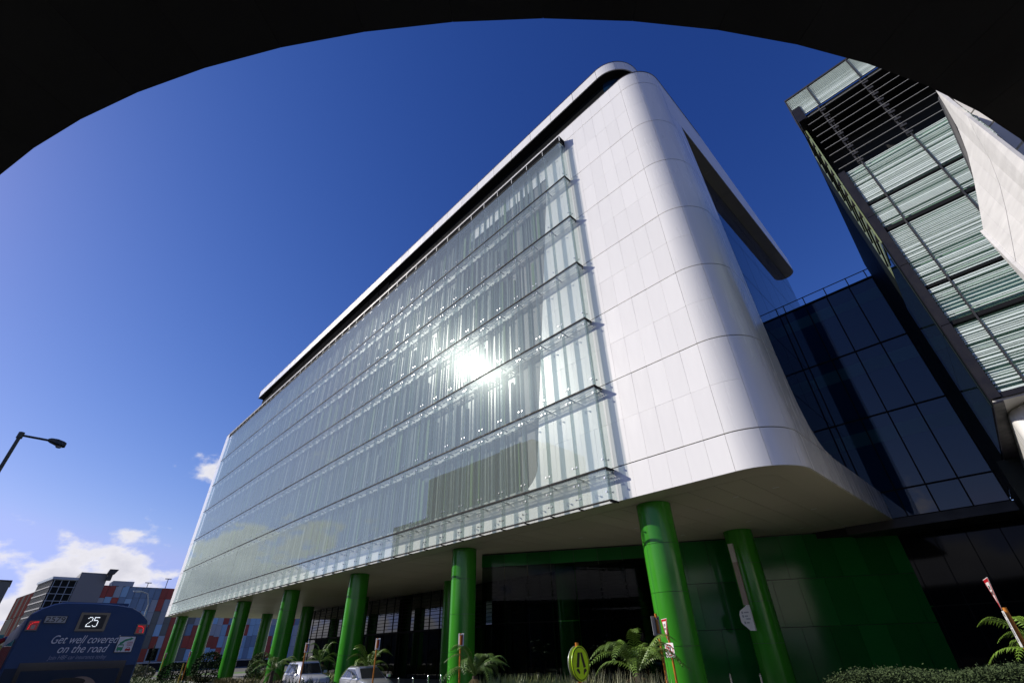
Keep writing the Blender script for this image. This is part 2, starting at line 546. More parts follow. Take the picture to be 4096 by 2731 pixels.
# flat white panels, right of and behind the glass
items = []
cache = {}
def panel_mesh(wd, ht):
    k = (round(wd, 3), round(ht, 3))
    if k not in cache:
        cache[k] = MB().box(-wd / 2, wd / 2, 0, 0.05, 0, ht).mesh('wall_panel', WHITE)
    return cache[k]
def jig():
    return Matrix.Rotation(rnd.uniform(-0.0022, 0.0022), 4, 'X') @ Matrix.Rotation(rnd.uniform(-0.0022, 0.0022), 4, 'Z')
PWID = 0.856
special = MB()
for a, b in ROWS:
    ga, gb = gap(a), gap(b)
    k = 0
    while True:
        x1 = CXc - k * PWID
        x0 = x1 - PWID
        ea, eb = inner_edge(a + 0.01), inner_edge(b - 0.01)
        if b > 33.5:
            if x1 < -22:
                break
        elif b < 8.6:
            if x1 < -22:
                break
        elif x0 < max(ea, eb):
            # last panels: cut along the sloping edge of the white wall
            if x1 > min(ea, eb):
                poly = []
                n = 8
                for q in range(n + 1):
                    z = a + ga + (b - gb - a - ga) * q / n
                    poly.append((max(x0 - (0.9 if x0 - PWID < inner_edge(z) else 0), inner_edge(z)), z))
                poly = [(min(px, x1 - 0.03), pz) for px, pz in poly]
                poly += [(x1 - 0.005, b - gb), (x1 - 0.005, a + ga)]
                items.append((MB().prism([(u, z) for u, z in poly], (0, YW + 0.05, 0), (1, 0, 0), (0, 0, 1), 0.05).mesh('wall_panel', WHITE), T(0, 0, 0)))
            break
        items.append((panel_mesh(PWID - 0.007, b - a - ga - gb), T((x0 + x1) / 2, YW, a + ga) @ jig()))
        k += 1
# long panels of the lowest strip, the roof cap and the left end
for (a, b) in ((JO[0], JO[1]), (JO[7], JO[8])):
    x = -22.4
    while x > -92.2:
        x0 = max(x - 3.45, -92.3)
        items.append((panel_mesh(x - x0 - 0.012, b - a - 0.03), T((x + x0) / 2, YW, a + 0.012)))
        x -= 3.45
for a, b in zip(JO[1:-2], JO[2:-1]):
    items.append((panel_mesh(4.2, b - a - 0.05), T(-90.2, YW, a + 0.025)))
pieces('wall_panel', HB, items)
# curved corner panels
def arc_pts(cx, cy, r, a0, a1, n):
    return [(cx + r * math.cos(math.radians(a0 + (a1 - a0) * i / n)), cy + r * math.sin(math.radians(a0 + (a1 - a0) * i / n))) for i in range(n + 1)]
def curved(pts_out, thick_c, a, b, name, material, th=0.05):
    mb = MB()
    cx, cy = thick_c
    rings = []
    for (x, y) in pts_out:
        d = Vector((x - cx, y - cy, 0)).normalized() * th
        rings.append([(x, y, a), (x - d.x, y - d.y, a), (x - d.x, y - d.y, b), (x, y, b)])
    mb.loft(rings)
    return mb.mesh(name, material, smooth=True)
citems = []
for a, b in zip(JO[:-1], JO[1:]):
    for a0, a1 in ((-90, -54), (-54, -20), (-20, 0)):
        zz = [a, b] if (b - a < 3 or a0 != -90) else [a, (a + b) / 2, b]
        for q0, q1 in zip(zz[:-1], zz[1:]):
            citems.append((curved(arc_pts(CXc, CYc, RC, a0 + (0.3 if a0 == -90 else 0.16), a1 - 0.16, 14), (CXc, CYc), q0 + gap(q0), q1 - gap(q1), 'corner_panel', WHITE), T(0, 0, 0)))
pieces('corner_panel', HB, citems)
# side wall beyond the corner (plane x = -4.2) with the big opening
XS = -4.2
def side_prism(poly, name, material=WHITE, th=0.05):
    me = MB().prism(poly, (XS - th, 0, 0), (0, 1, 0), (0, 0, 1), th).mesh(name, material)
    return put(name, me, HB)
for a, b in zip(JO[1:-2], JO[2:-1]):
    if a < 9:
        poly = [(CYc + 0.01, a + 0.025), (24.0, a + 0.03), (23.1, a + 0.10), (22.45, a + 0.42), (21.95, a + 0.95), (21.6, a + 1.7), (21.4, a + 2.7), (21.3, b - 0.02), (CYc + 0.01, b - 0.02)]
    else:
        top = min(b - 0.02, 31.16)
        poly = [(CYc + 0.01, a + 0.02), (21.28, a + 0.02), (21.1 if top > 31 else 21.26, top), (CYc + 0.01, top)]
    side_prism(poly, 'side_panel')
yb = [CYc, 22.1, 24.7, 27.3, 29.9, 32.45]
for y0, y1 in zip(yb[:-1], yb[1:]):
    side_prism([(y0 + 0.01, ZS + 0.01), (y1 - 0.01, ZS + 0.01), (y1 - 0.01, 8.5), (y0 + 0.01, 8.5)], 'side_panel')
def topz(y):
    return 35.33 - max(0, y - 26) * 0.17
yf = [CYc, 22.5, 26.0, 30.0, 34.0, 38.0, 42.3]
for y0, y1 in zip(yf[:-1], yf[1:]):
    side_prism([(y0 + 0.004, 31.18), (y1 - 0.004, 31.18), (y1 - 0.004, topz(y1)), (y0 + 0.004, topz(y0))], 'fascia_panel', FASCIA)
# rounded end of the roof slab and its soffit
end = arc_pts(-5.0, 42.3, 0.8, 0, 120, 8)
put('fascia_panel', curved(end, (-5.0, 42.3), 31.18, topz(42.3), 'fascia_panel', FASCIA), HB)
ys = [19.9, 23.0, 26.0, 29.0, 32.0, 35.0, 38.6, 42.3]
for y0, y1 in zip(ys[:-1], ys[1:]):
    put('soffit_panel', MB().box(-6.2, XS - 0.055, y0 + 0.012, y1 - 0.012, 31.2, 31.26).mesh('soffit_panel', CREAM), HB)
put('soffit_panel', MB().prism([(-6.2, 42.31)] + [(x, y + 0.0) for x, y in arc_pts(-5.05, 42.31, 0.76, 0, 120, 8)] + [(-6.2, 43.0)], (0, 0, 31.2), (1, 0, 0), (0, 1, 0), 0.06).mesh('soffit_panel', CREAM), HB)
put('parapet_cap', MB().box(-92.3, -6.25, YW - 0.03, YW + 0.3, 35.335, 35.37).mesh('parapet_cap', DGREY), HB)
# recessed blue glazing in the opening
gi = []
for a, b in zip(JO[1:7], JO[2:8]):
    y = 20.2
    while y < 43.0:
        y1 = min(y + 2.75, 43.4)
        b2 = min(b, 31.14)
        gi.append((MB().box(-5.12, -5.06, y + 0.02, y1 - 0.02, a + 0.03, b2 - 0.03).mesh('glazing_pane', OPENG),
                   T(0, 0, 0)))
        y = y1
pieces('glazing_pane', HB, gi)
put('shell_core', MB().box(-92.2, -6.3, 18.35, 43.2, 7.12, 35.2).mesh('shell_core', CORE), HB)
mb = MB()
mb.box(-92.25, -6.25, 17.66, 17.74, 7.1, 8.5)
mb.box(-17.5, -6.25, 17.66, 17.74, 8.5, 33.8)
mb.box(-92.25, -87.6, 17.66, 17.74, 8.5, 33.8)
mb.box(-92.25, -6.25, 17.66, 17.74, 33.8, 35.3)
mb.loft([[(x, y, 7.1), (x, y, 35.3), (x * 0.99 - 0.06, y + 0.06, 35.3), (x * 0.99 - 0.06, y + 0.06, 7.1)] for x, y in arc_pts(CXc, CYc, RC - 0.07, -90, 0, 12)])
mb.box(XS - 0.14, XS - 0.07, CYc, 21.2, 7.1, 31.1)
mb.box(XS - 0.14, XS - 0.07, 21.2, 32.4, 7.1, 8.48)
mb.prism([(CYc, 31.3), (42.3, 31.3), (42.3, topz(42.3) - 0.05), (26, 35.25), (CYc, 35.25)], (XS - 0.14, 0, 0), (0, 1, 0), (0, 0, 1), 0.07)
put('joint_backing', mb.mesh('joint_backing', DARKJ), HB)
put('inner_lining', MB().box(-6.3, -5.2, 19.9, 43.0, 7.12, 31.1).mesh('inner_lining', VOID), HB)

# soffit: long strips, curved border strip at the corner
si = []
xs = [-5.3]
while xs[-1] > -29.5:
    xs.append(xs[-1] - 1.15)
while xs[-1] > -92:
    xs.append(xs[-1] - 3.45)
for i, (x1, x0) in enumerate(zip(xs[:-1], xs[1:])):
    x0 = max(x0, -92.25)
    if x0 >= x1 - 0.1:
        continue
    ycuts = [18.75, 24.4, 30.0, 36.4]
    y_first = 19.9 if i == 0 else 18.75
    for y0, y1 in zip(ycuts[:-1], ycuts[1:]):
        y0 = max(y0, y_first)
        if i == 0 and y0 < 20:
            poly = arc_pts(CXc, CYc, RC - 1.14, -90, 0, 12) + [(x1 - 0.006, y1 - 0.006), (x0 + 0.006, y1 - 0.006), (x0 + 0.006, 18.76)]
            me = MB().prism(poly, (0, 0, ZS), (1, 0, 0), (0, 1, 0), 0.06).mesh('soffit_panel', WHITE_BOUNCE)
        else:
            me = MB().box(x0 + 0.011, x1 - 0.011, y0 + 0.011, y1 - 0.011, ZS, ZS + 0.06).mesh('soffit_panel', WHITE_BOUNCE)
        si.append((me, T(0, 0, 0)))
pieces('soffit_panel', HB, si)
mb = MB()
out = [(-92.25, YW + 0.06)] + arc_pts(CXc, CYc, RC - 0.06, -90, 0, 14) + [(XS - 0.06, 36.4)]
inn = [(-92.25, 18.74)] + arc_pts(CXc, CYc, RC - 1.13, -90, 0, 14) + [(-5.29, 36.4)]
mb.box(-92.2, -5.3, 18.8, 36.3, ZS + 0.062, ZS + 0.068)
mb.loft([[(o[0], o[1], ZS), (i[0], i[1], ZS), (i[0], i[1], ZS + 0.06), (o[0], o[1], ZS + 0.06)] for o, i in zip(out, inn)])
put('soffit_border', mb.mesh('soffit_border', WHITE_BOUNCE), HB)
DL = MB().box(-0.13, 0.13, -0.045, 0.045, -0.012, 0.0).mesh('downlight', SIGNW)
pieces('downlight', HB, [(DL, T(x, y, ZS - 0.001)) for x, y in ((-7.74, 21.1), (-6.02, 21.0), (-6.2, 26.3), (-6.4, 32), (-9.6, 22.2), (-11.8, 22.6), (-14.0, 22.9), (-9.4, 26.4), (-13.4, 26.8), (-8.2, 30.6), (-17.5, 22.5), (-20, 25))])

# set-back top storey: dark recess wall, white band with a rounded end
UB, UT, UY = 41.55, 42.75, 19.4
bx = -8.45
ujs = [bx]
while ujs[-1] > -86:
    ujs.append(ujs[-1] - 2.6)
ui = []
for x1, x0 in zip(ujs[:-1], ujs[1:]):
    x0 = max(x0, -87.0)
    ui.append((MB().box(x0 + 0.022, x1 - 0.022, UY, UY + 0.08, UB, UT).mesh('roof_band_panel', WHITE), T(0, 0, 0)))
UR = 2.5
for a0, a1 in ((-90, -52), (-52, -12), (-12, 25), (25, 80)):
    ui.append((curved(arc_pts(bx, UY + UR, UR, a0 + 0.25, a1 - 0.25, 12), (bx, UY + UR), UB, UT, 'roof_band_panel', WHITE, 0.08), T(0, 0, 0)))
pieces('roof_band_panel', HB, ui)
mb = MB()
mb.prism([(-87.0, UY + 0.03), (bx, UY + 0.03)] + arc_pts(bx, UY + UR, UR - 0.03, -90, 90, 16) + [(-87, UY + 2 * UR)], (0, 0, UB + 0.02), (1, 0, 0), (0, 1, 0), 0.1)
mb.prism([(-87.0, UY + 0.03), (bx, UY + 0.03)] + arc_pts(bx, UY + UR, UR - 0.03, -90, 90, 16) + [(-87, UY + 2 * UR)], (0, 0, UT - 0.12), (1, 0, 0), (0, 1, 0), 0.14)
mb.box(-86.9, bx, UY + 0.085, UY + 0.3, UB + 0.125, UT - 0.125)
mb.loft([[(x, y, UB + 0.125), (x, y, UT - 0.125), (x + 0.05, y + 0.1, UT - 0.125), (x + 0.05, y + 0.1, UB + 0.125)] for x, y in arc_pts(bx, UY + UR, UR - 0.1, -89, 80, 12)])
put('roof_slab', mb.mesh('roof_slab', BLACK), HB)
COPE = mat('brown_coping', (0.06, 0.035, 0.028), 0.5)
cp_ = MB().box(-87.0, bx, UY - 0.03, UY + 0.2, UT + 0.022, UT + 0.06)
put('roof_coping', cp_.mesh('roof_coping', COPE), HB)
put('roof_coping', curved(arc_pts(bx, UY + UR, UR + 0.03, -89.8, 80, 18), (bx, UY + UR), UT + 0.022, UT + 0.06, 'roof_coping', COPE, 0.2), HB)
put('roof_coping', curved(arc_pts(CXc, CYc, RC + 0.03, -89.6, 0, 16) + [(XS + 0.03, 26.0)], (CXc, CYc), 35.335, 35.37, 'roof_coping', COPE, 0.25), HB)
ri = []
for i in range(len(ujs) - 1):
    x1, x0 = ujs[i], max(ujs[i + 1], -86.4)
    ri.append((MB().box(x0 + 0.01, x1 - 0.01, UY + 0.75, UY + 0.85, 35.2, UB).mesh('recess_panel', BLACKCLAD), T(0, 0, 0)))
ri.append((curved(arc_pts(bx, UY + UR, UR - 0.75, -89.5, 60, 14), (bx, UY + UR), 35.2, UB, 'recess_panel', BRIDGEG, 0.08), T(0, 0, 0)))
pieces('recess_panel', HB, ri)
LOU = MB()
for k in range(34):
    LOU.bar((-1.2, -0.03, 0.1 + k * 0.18), (1.2, -0.03, 0.1 + k * 0.18), 0.1, 0.02, up=(0, 0.5, 0.8))
LOUM = LOU.mesh('plant_louvre', DGREY)
pieces('plant_louvre', HB, [(LOUM, T((ujs[i] + ujs[i + 1]) / 2, UY + 0.7, 35.3) @ Matrix.Rotation(rnd.uniform(-0.02, 0.02), 4, 'Z')) for i in range(13, len(ujs) - 3)])
put('recess_floor', MB().box(-92, -6.3, YW + 0.31, 30, 35.22, 35.26).mesh('recess_floor', ROOFM), HB)
put('roof_screen', MB().box(-40, -22.5, 20.3, 20.5, UT + 0.02, UT + 1.05).box(-22.5, -21.6, 20.1, 20.8, UT + 0.02, UT + 1.5).mesh('roof_screen', DGREY), HB)

# --- glass skin
rowz = list(zip(RAIL[:-1], RAIL[1:]))
pane_m = {}
items = []
for a, b in rowz:
    h = b - a - 0.085
    me = MB().box(-BW / 2 + 0.006, BW / 2 - 0.006, 16.982, 17.0, 0, h).mesh('glass_pane', GLASS)
    for i in range(NB):
        items.append((me, T(X0 - BW * (i + 0.5), 0, a + 0.05) @ T(0, 17, 0) @ Matrix.Rotation(rnd.gauss(0, 0.0011), 4, 'Z') @ Matrix.Rotation(rnd.gauss(0, 0.0012), 4, 'X') @ T(0, -17, 0)))
    items.append((MB().box(X0 - 0.018, X0, 17.02, 17.54, a + 0.05, b - 0.035).mesh('glass_pane', GLASS), T(0, 0, 0)))
pieces('glass_pane', HB, items)
XE = X0 - NB * BW
items = []
for z in RAIL:
    lo = z == RAIL[0]
    items.append((MB().box(XE - 0.03, X0 + 0.03, 16.955, 17.035, z - (0.03 if lo else 0.035), z + (0.03 if lo else 0.045)).box(X0 - 0.03, X0 + 0.03, 17.036, 17.59, z - 0.03, z + 0.04).mesh('facade_rail', BLACK), T(0, 0, 0)))
items.append((MB().box(XE - 0.03, X0 + 0.03, 16.955, 17.62, ZTOP - 0.03, ZTOP + 0.02).mesh('facade_rail', BLACK), T(0, 0, 0)))
pieces('facade_rail', HB, items)
# black head strip with pale dividers
items = []
HS = MB().box(-BW / 2 + 0.02, BW / 2 - 0.02, 16.97, 17.0, 33.36, ZTOP - 0.04).mesh('head_panel', BLACKCLAD)
for i in range(NB):
    items.append((HS, T(X0 - BW * (i + 0.5), 0, 0)))
items.append((MB().box(X0 - 0.02, X0, 17.0, 17.58, 33.36, ZTOP - 0.04).mesh('head_panel', BLACKCLAD), T(0, 0, 0)))
pieces('head_panel', HB, items)
mb = MB()
for i in range(NB + 1):
    mb.box(X0 - BW * i - 0.018, X0 - BW * i + 0.018, 16.96, 17.01, 33.36, ZTOP - 0.04)
put('head_divider', mb.mesh('head_divider', GRATE), HB)
# glass fins with steel feet
items, feet = [], MB()
for a, b in rowz:
    me = MB().box(-0.014, 0.014, 17.035, 17.30, 0, b - a - 0.06).mesh('glass_fin', FING)
    for i in range(NB + 1):
        x = X0 - BW * i - (0.1 if i == 0 else 0)
        items.append((me, T(x, 0, a + 0.03)))
pieces('glass_fin', HB, items)
for z in RAIL:
    for i in range(NB + 1):
        x = X0 - BW * i
        feet.box(x - 0.035, x + 0.035, 16.99, 17.32, z - 0.075, z - 0.032)
put('fin_bracket', feet.mesh('fin_bracket', BLACK), HB)
# spider fittings: steel discs with stems, joined (about 8 px or less each)
mb = MB()
for a, b in rowz:
    zs = [a + 0.42, b - 0.36] if b - a > 2 else [a + 0.38, b - 0.42]
    for i in range(NB + 1):
        x = X0 - BW * i
        for z in zs:
            for dx in (-0.13, 0.13):
                if (i == 0 and dx > 0) or (i == NB and dx < 0):
                    continue
                mb.tube((x + dx, 16.955, z), (x + dx, 16.981, z), 0.042, 7)
                mb.tube((x + dx, 17.001, z), (x + dx, 17.03, z), 0.034, 6)
                mb.tube((x + dx, 17.02, z), (x + dx * 0.1, 17.13, z), 0.013, 5)
    for z in zs:
        mb.tube((X0 + 0.001, 17.28, z), (X0 + 0.03, 17.28, z), 0.045, 8)
        mb.tube((X0 - 0.1, 17.28, z), (X0 - 0.02, 17.28, z), 0.016, 6)
fit = put('spider_fitting', mb.mesh('spider_fitting', STEEL, smooth=True), HB)
fit['kind'] = 'stuff'
# maintenance walkways
gm = MB()
for k in range(13):
    x = -BW / 2 + 0.12 + k * (BW - 0.24) / 12
    gm.box(x - 0.018, x + 0.018, 17.1, 17.5, -0.03, 0.0)
gm.box(-BW / 2 + 0.05, BW / 2 - 0.05, 17.07, 17.1, -0.05, 0.01)
gm.box(-BW / 2 + 0.05, BW / 2 - 0.05, 17.27, 17.30, -0.06, -0.031)
gm.box(-BW / 2 + 0.05, BW / 2 - 0.05, 17.5, 17.53, -0.05, 0.01)
gme = gm.mesh('walkway_grating', GRATE)
pieces('walkway_grating', HB, [(gme, T(X0 - BW * (i + 0.5), 0, z + 0.0)) for z in RAIL[1:7] for i in range(NB)])
mb = MB()
for z in RAIL[1:8]:
    for i in range(NB + 1):
        x = X0 - BW * i - (0.04 if i == 0 else 0)
        mb.prism([(17.06, z - 0.031), (17.58, z - 0.031), (17.58, z - 0.15), (17.3, z - 0.09)], (x - 0.02, 0, 0), (0, 1, 0), (0, 0, 1), 0.04)
put('walkway_bracket', mb.mesh('walkway_bracket', DGREY), HB)
# inner facade: dark windows, floor spandrels, green and pale strips
items = []
for a, b in zip(JO[1:7], JO[2:8]):
    i = 0
    while True:
        x1 = inner_edge((a + b) / 2) + 0.9 - BW * i
        x0 = x1 - BW
        if x1 < XE - 0.2:
            break
        items.append((cache.setdefault(('w', round(b - a, 2)), MB().box(-BW / 2 + 0.02, BW / 2 - 0.02, 17.76, 17.80, 0.36, b - a - 0.32).mesh('inner_window', INNERW)), T((x0 + x1) / 2, 0, a)))
        i += 1
pieces('inner_window', HB, items)
mb = MB()
for z in JO[1:8]:
    mb.box(XE - 0.2, inner_edge(z + 0.3) if z < 9 else inner_edge(z) + 0.2, 17.72, 17.76, z - 0.3, z + 0.34)
put('floor_spandrel', mb.mesh('floor_spandrel', mat('spandrel_grey', (0.20, 0.23, 0.22), 0.5, var=0.1)), HB)
sets = {'g': MB(), 'w': MB(), 'd': MB()}
for a, b in zip(JO[1:7], JO[2:8]):
    x = XE + 0.1
    while x < -13.5:
        kind = rnd.choice('ggwwdd')
        wd = rnd.choice((0.07, 0.1, 0.14, 0.22, 0.3))
        if x + wd < min(inner_edge(a + 0.4), inner_edge(b)) - 0.05:
            z1 = b - 0.34 - (rnd.uniform(0.3, 1.2) if rnd.random() < 0.25 else 0)
            sets[kind].box(x, x + wd, 17.58, 17.66, a + 0.35, z1)
        x += wd + rnd.choice((0.16, 0.25, 0.4, 0.55))
for k, mt, nm in (('g', STRIP_G, 'green_strip'), ('w', STRIP_W, 'pale_strip'), ('d', STRIP_D, 'dark_strip')):
    o = put(nm, sets[k].mesh(nm, mt), HB)
    o['kind'] = 'stuff'

# --- green columns (clad drums in two half shells)
def column(x, y, top=ZS):
    col = put('column', MB().tube((x, y, G), (x, y, top), 0.715, 28).mesh('column', DARKJ, smooth=True), HB)
    zz = [G, 1.75, 3.55, 5.35, top - 0.003]
    for z0, z1 in zip(zz[:-1], zz[1:]):
        for a0 in (-112, 68):
            me = curved(arc_pts(x, y, 0.75, a0 + 0.6, a0 + 179.4, 20), (x, y), z0 + 0.008, z1 - 0.008, 'column_panel', GREEN, 0.03)
            put('column_panel', me, col)
    return col
CX1 = [-10.8, -24.3, -37.5, -50.7, -63.9, -77.0, -90.2]
for x in CX1:
    column(x, 19.4)
for x in (-10.9, -23.8, -37.2, -53.6, -67.6, -81.6):
    column(x, 28.4)

# --- ground storey: slanting green wall, hanging header, lobby glazing
A = Vector((-20.8, 24.2, 0))
Bv = Vector((-4.86, 34.9, 0))
dw = (Bv - A).normalized()
nw = Vector((dw.y, -dw.x, 0))          # towards the street
def wpt(s, off=0.0):
    return A + dw * s + nw * off
items = []
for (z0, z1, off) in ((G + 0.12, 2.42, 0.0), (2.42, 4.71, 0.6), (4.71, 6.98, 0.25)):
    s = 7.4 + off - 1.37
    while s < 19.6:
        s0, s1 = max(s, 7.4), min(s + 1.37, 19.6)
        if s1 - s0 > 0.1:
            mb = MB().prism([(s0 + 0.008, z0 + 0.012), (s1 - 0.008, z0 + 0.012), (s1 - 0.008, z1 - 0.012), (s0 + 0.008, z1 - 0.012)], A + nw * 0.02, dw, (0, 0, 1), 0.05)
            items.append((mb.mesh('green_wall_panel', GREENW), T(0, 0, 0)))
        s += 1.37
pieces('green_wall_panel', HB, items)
put('green_wall_backing', MB().prism([(7.42, G + 0.12), (19.7, G + 0.12), (19.7, ZS), (7.42, ZS)], A - nw * 0.3, dw, (0, 0, 1), 0.28).mesh('green_wall_backing', DARKJ), HB)
items = []
s = -5.0
while s < 7.4:
    mb = MB().prism([(s + 0.01, 6.25), (min(s + 1.5, 7.4) - 0.01, 6.25), (min(s + 1.5, 7.4) - 0.01, 6.95), (s + 0.01, 6.95)], A + nw * 0.02, dw, (0, 0, 1), 0.05)
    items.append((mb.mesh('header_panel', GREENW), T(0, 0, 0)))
    s += 1.5
pieces('header_panel', HB, items)
put('header_beam', MB().prism([(-5.0, 6.26), (7.4, 6.26), (7.4, ZS - 0.01), (-5.0, ZS - 0.01)], A - nw * 0.4, dw, (0, 0, 1), 0.4).mesh('header_beam', DARKJ), HB)
ENTG = glass('entrance_glass', (0.42, 0.50, 0.45), ior=1.2, haze=0.02, srough=0.012)
items = []
s_ = -5.0
while s_ < 6.9:
    for z0, z1 in ((G + 0.12, 3.1), (3.16, 6.24)):
        items.append((MB().prism([(s_ + 0.02, z0), (min(s_ + 1.48, 7.38), z0), (min(s_ + 1.48, 7.38), z1), (s_ + 0.02, z1)], A, dw, (0, 0, 1), 0.03).mesh('entrance_pane', ENTG), T(0, 0, 0)))
    s_ += 1.5
pieces('entrance_pane', HB, items)
dr = put('green_door', MB().prism([(11.57, G + 0.13), (12.6, G + 0.13), (12.6, 2.0), (11.57, 2.0)], A + nw * -0.05, dw, (0, 0, 1), 0.075).mesh('green_door', GREENW), HB)
pl = MB().prism([(11.8, 1.3), (12.33, 1.3), (12.33, 1.4), (11.8, 1.4)], A + nw * -0.09, dw, (0, 0, 1), -0.006)
put('door_sign', MB().prism([(11.8, 1.31), (12.33, 1.31), (12.33, 1.41), (11.8, 1.41)], A + nw * 0.03, dw, (0, 0, 1), -0.01).prism([(11.95, 1.2), (12.2, 1.2), (12.2, 1.3), (11.95, 1.3)], A + nw * 0.03, dw, (0, 0, 1), -0.01).mesh('door_sign', SIGNW), dr)
YL = 31.3
items, tr = [], MB()
i = 0
x = -12.0
while x > -72:
    items.append((MB().box(x - 1.68, x - 0.03, YL, YL + 0.03, G + 0.12, 3.5).mesh('lobby_pane', LOBBYG), T(0, 0, 0)))
    items.append((MB().box(x - 1.68, x - 0.03, YL, YL + 0.03, 3.68, 6.98).mesh('lobby_pane', LOBBYG), T(0, 0, 0)))
    x -= 1.71
pieces('lobby_pane', HB, items)
k = 0
x = -12.0
mu = MB()
while x > -73:
    mu.box(x - 0.03, x + 0.03, YL - 0.06, YL + 0.08, G + 0.12, 7.0)
    x -= 1.71
put('lobby_mullion', mu.mesh('lobby_mullion', BLACK), HB)
tr.box(-72, -12, YL - 0.09, YL + 0.08, 3.52, 3.66)
for k in range(10):
    z = 3.95 + k * 0.31
    tr.box(-72, -12, YL - 0.045, YL - 0.005, z - 0.022, z + 0.022)
put('lobby_transom', tr.mesh('lobby_transom', BLACK), HB)
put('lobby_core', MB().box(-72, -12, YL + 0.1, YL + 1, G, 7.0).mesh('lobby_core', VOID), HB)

# ================================================================== LINK BRIDGE
LB = thing('link_bridge', 'dark navy glass link block joining white building and louvred block', 'building', (-3, 33, G))
YB = 32.55
items = []
lev = [7.08, 8.48, 12.64, 16.77, 21.2]
xm = [0.52 - 1.35 * i for i in range(8)]
for a, b in zip(lev[:-1], lev[1:]):
    for x1, x0 in zip(xm[:-1], xm[1:]):
        if x1 < -4.3 and b < 8.6:
            continue
        items.append((MB().box(x0 + 0.035, x1 - 0.035, YB, YB + 0.04, a + 0.045, b - 0.045).mesh('bridge_pane', BRIDGEG), T(0, YB, (a + b) / 2) @ Matrix.Rotation(rnd.gauss(0, 0.004), 4, 'X') @ T(0, -YB, -(a + b) / 2)))
pieces('bridge_pane', LB, items)
TEALS = mat('teal_spandrel', (0.022, 0.075, 0.100), 0.05, spec=0.5, objvar=0.2)
items = []
for a, b in zip(lev[1:-1], lev[2:]):
    for x1, x0 in zip(xm[:-1], xm[1:]):
        items.append((MB().box(x0 + 0.036, x1 - 0.036, YB - 0.004, YB - 0.001, b - 1.55, b - 0.75).mesh('spandrel_panel', TEALS), T(0, 0, 0)))
pieces('spandrel_panel', LB, items)
mb = MB()
for x in xm:
    mb.box(x - 0.03, x + 0.03, YB - 0.04, YB + 0.06, 7.08, 21.2)
for z in lev[1:-1]:
    mb.box(xm[-1], xm[0], YB - 0.035, YB + 0.055, z - 0.04, z + 0.04)
put('bridge_mullion', mb.mesh('bridge_mullion', BLACK), LB)
put('bridge_parapet', MB().box(xm[-1], 0.53, YB - 0.05, YB + 0.3, 21.2, 21.32).mesh('bridge_parapet', BLACK), LB)
put('bridge_edge_beam', MB().box(-6.5, 3.0, YB - 0.08, YB + 0.4, 6.62, 7.06).mesh('bridge_edge_beam', DGREY), LB)
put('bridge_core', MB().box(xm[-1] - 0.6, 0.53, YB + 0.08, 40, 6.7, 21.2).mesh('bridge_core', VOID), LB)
POST = MB().box(-0.03, 0.03, -0.03, 0.03, 0, 0.75).mesh('rail_post', DGREY)
pieces('rail_post', LB, [(POST, T(x, YB + 0.15, 21.3)) for x in (-5.5, -4.8, -3.48, -2.13, -0.78, 0.3)])
put('guard_rail', MB().bar((-6.5, YB + 0.15, 22.02), (0.6, YB + 0.15, 22.02), 0.045, 0.045).mesh('guard_rail', DGREY), LB)
DIMG = mat('dim_glass', (0.003, 0.004, 0.006), 0.05, spec=0.12)
# recessed glazing under the bridge
items = []
for i in range(9):
    x1 = 3.6 - 1.35 * i
    items.append((MB().box(x1 - 1.31, x1, 34.95, 35.0, G + 0.12, 3.1).mesh('underbridge_pane', DIMG), T(0, 0, 0)))
    items.append((MB().box(x1 - 1.31, x1, 34.95, 35.0, 3.16, 6.6).mesh('underbridge_pane', DIMG), T(0, 0, 0)))
pieces('underbridge_pane', LB, items)
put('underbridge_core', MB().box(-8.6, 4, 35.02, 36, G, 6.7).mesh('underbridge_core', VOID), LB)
put('bridge_soffit', MB().box(-6.5, 3.5, YB + 0.4, 38, 6.63, 6.69).mesh('bridge_soffit', DGREY), LB)

# ================================================================== LOUVRED BLOCK
LT = thing('louvred_building', 'dark block screened with white horizontal louvres over green glass', 'building', (5, 25, G))
YT, XL, XR = 17.6, 1.32, 11.0
# slats: irregular thickness, runs along x
items = []
slat_c = {}
def slat_mesh(h):
    if h not in slat_c:
        slat_c[h] = MB().box(XL, XR, YT, YT + 0.06, -h / 2, h / 2).mesh('louvre_slat', SLAT)
    return slat_c[h]
bands = [(13.85, 0.07), (9.72, 0.065), (15.2, 0.03), (11.15, 0.03)]
def skip(z):
    return any(abs(z - b) < t + 0.03 for b, t in bands)
z = 7.36
while z < 17.1:
    h = rnd.choice((0.018, 0.018, 0.028, 0.028, 0.04, 0.06))
    z += h / 2
    if not skip(z):
        items.append((slat_mesh(h), T(0, 0, z)))
    z += h / 2 + rnd.choice((0.03, 0.035, 0.05, 0.06, 0.10))
z = 21.37
crown = []
while z < 22.75:
    h = rnd.choice((0.018, 0.028, 0.05)) if z < 22.1 else 0.018
    crown.append((MB().box(0.98, XR, YT, YT + 0.07, -h / 2, h / 2).mesh('louvre_slat', SLAT), T(0, 0, z)))
    z += h + (rnd.choice((0.03, 0.045, 0.06)) if z < 22.1 else 0.075)
pieces('louvre_slat', LT, items + crown)
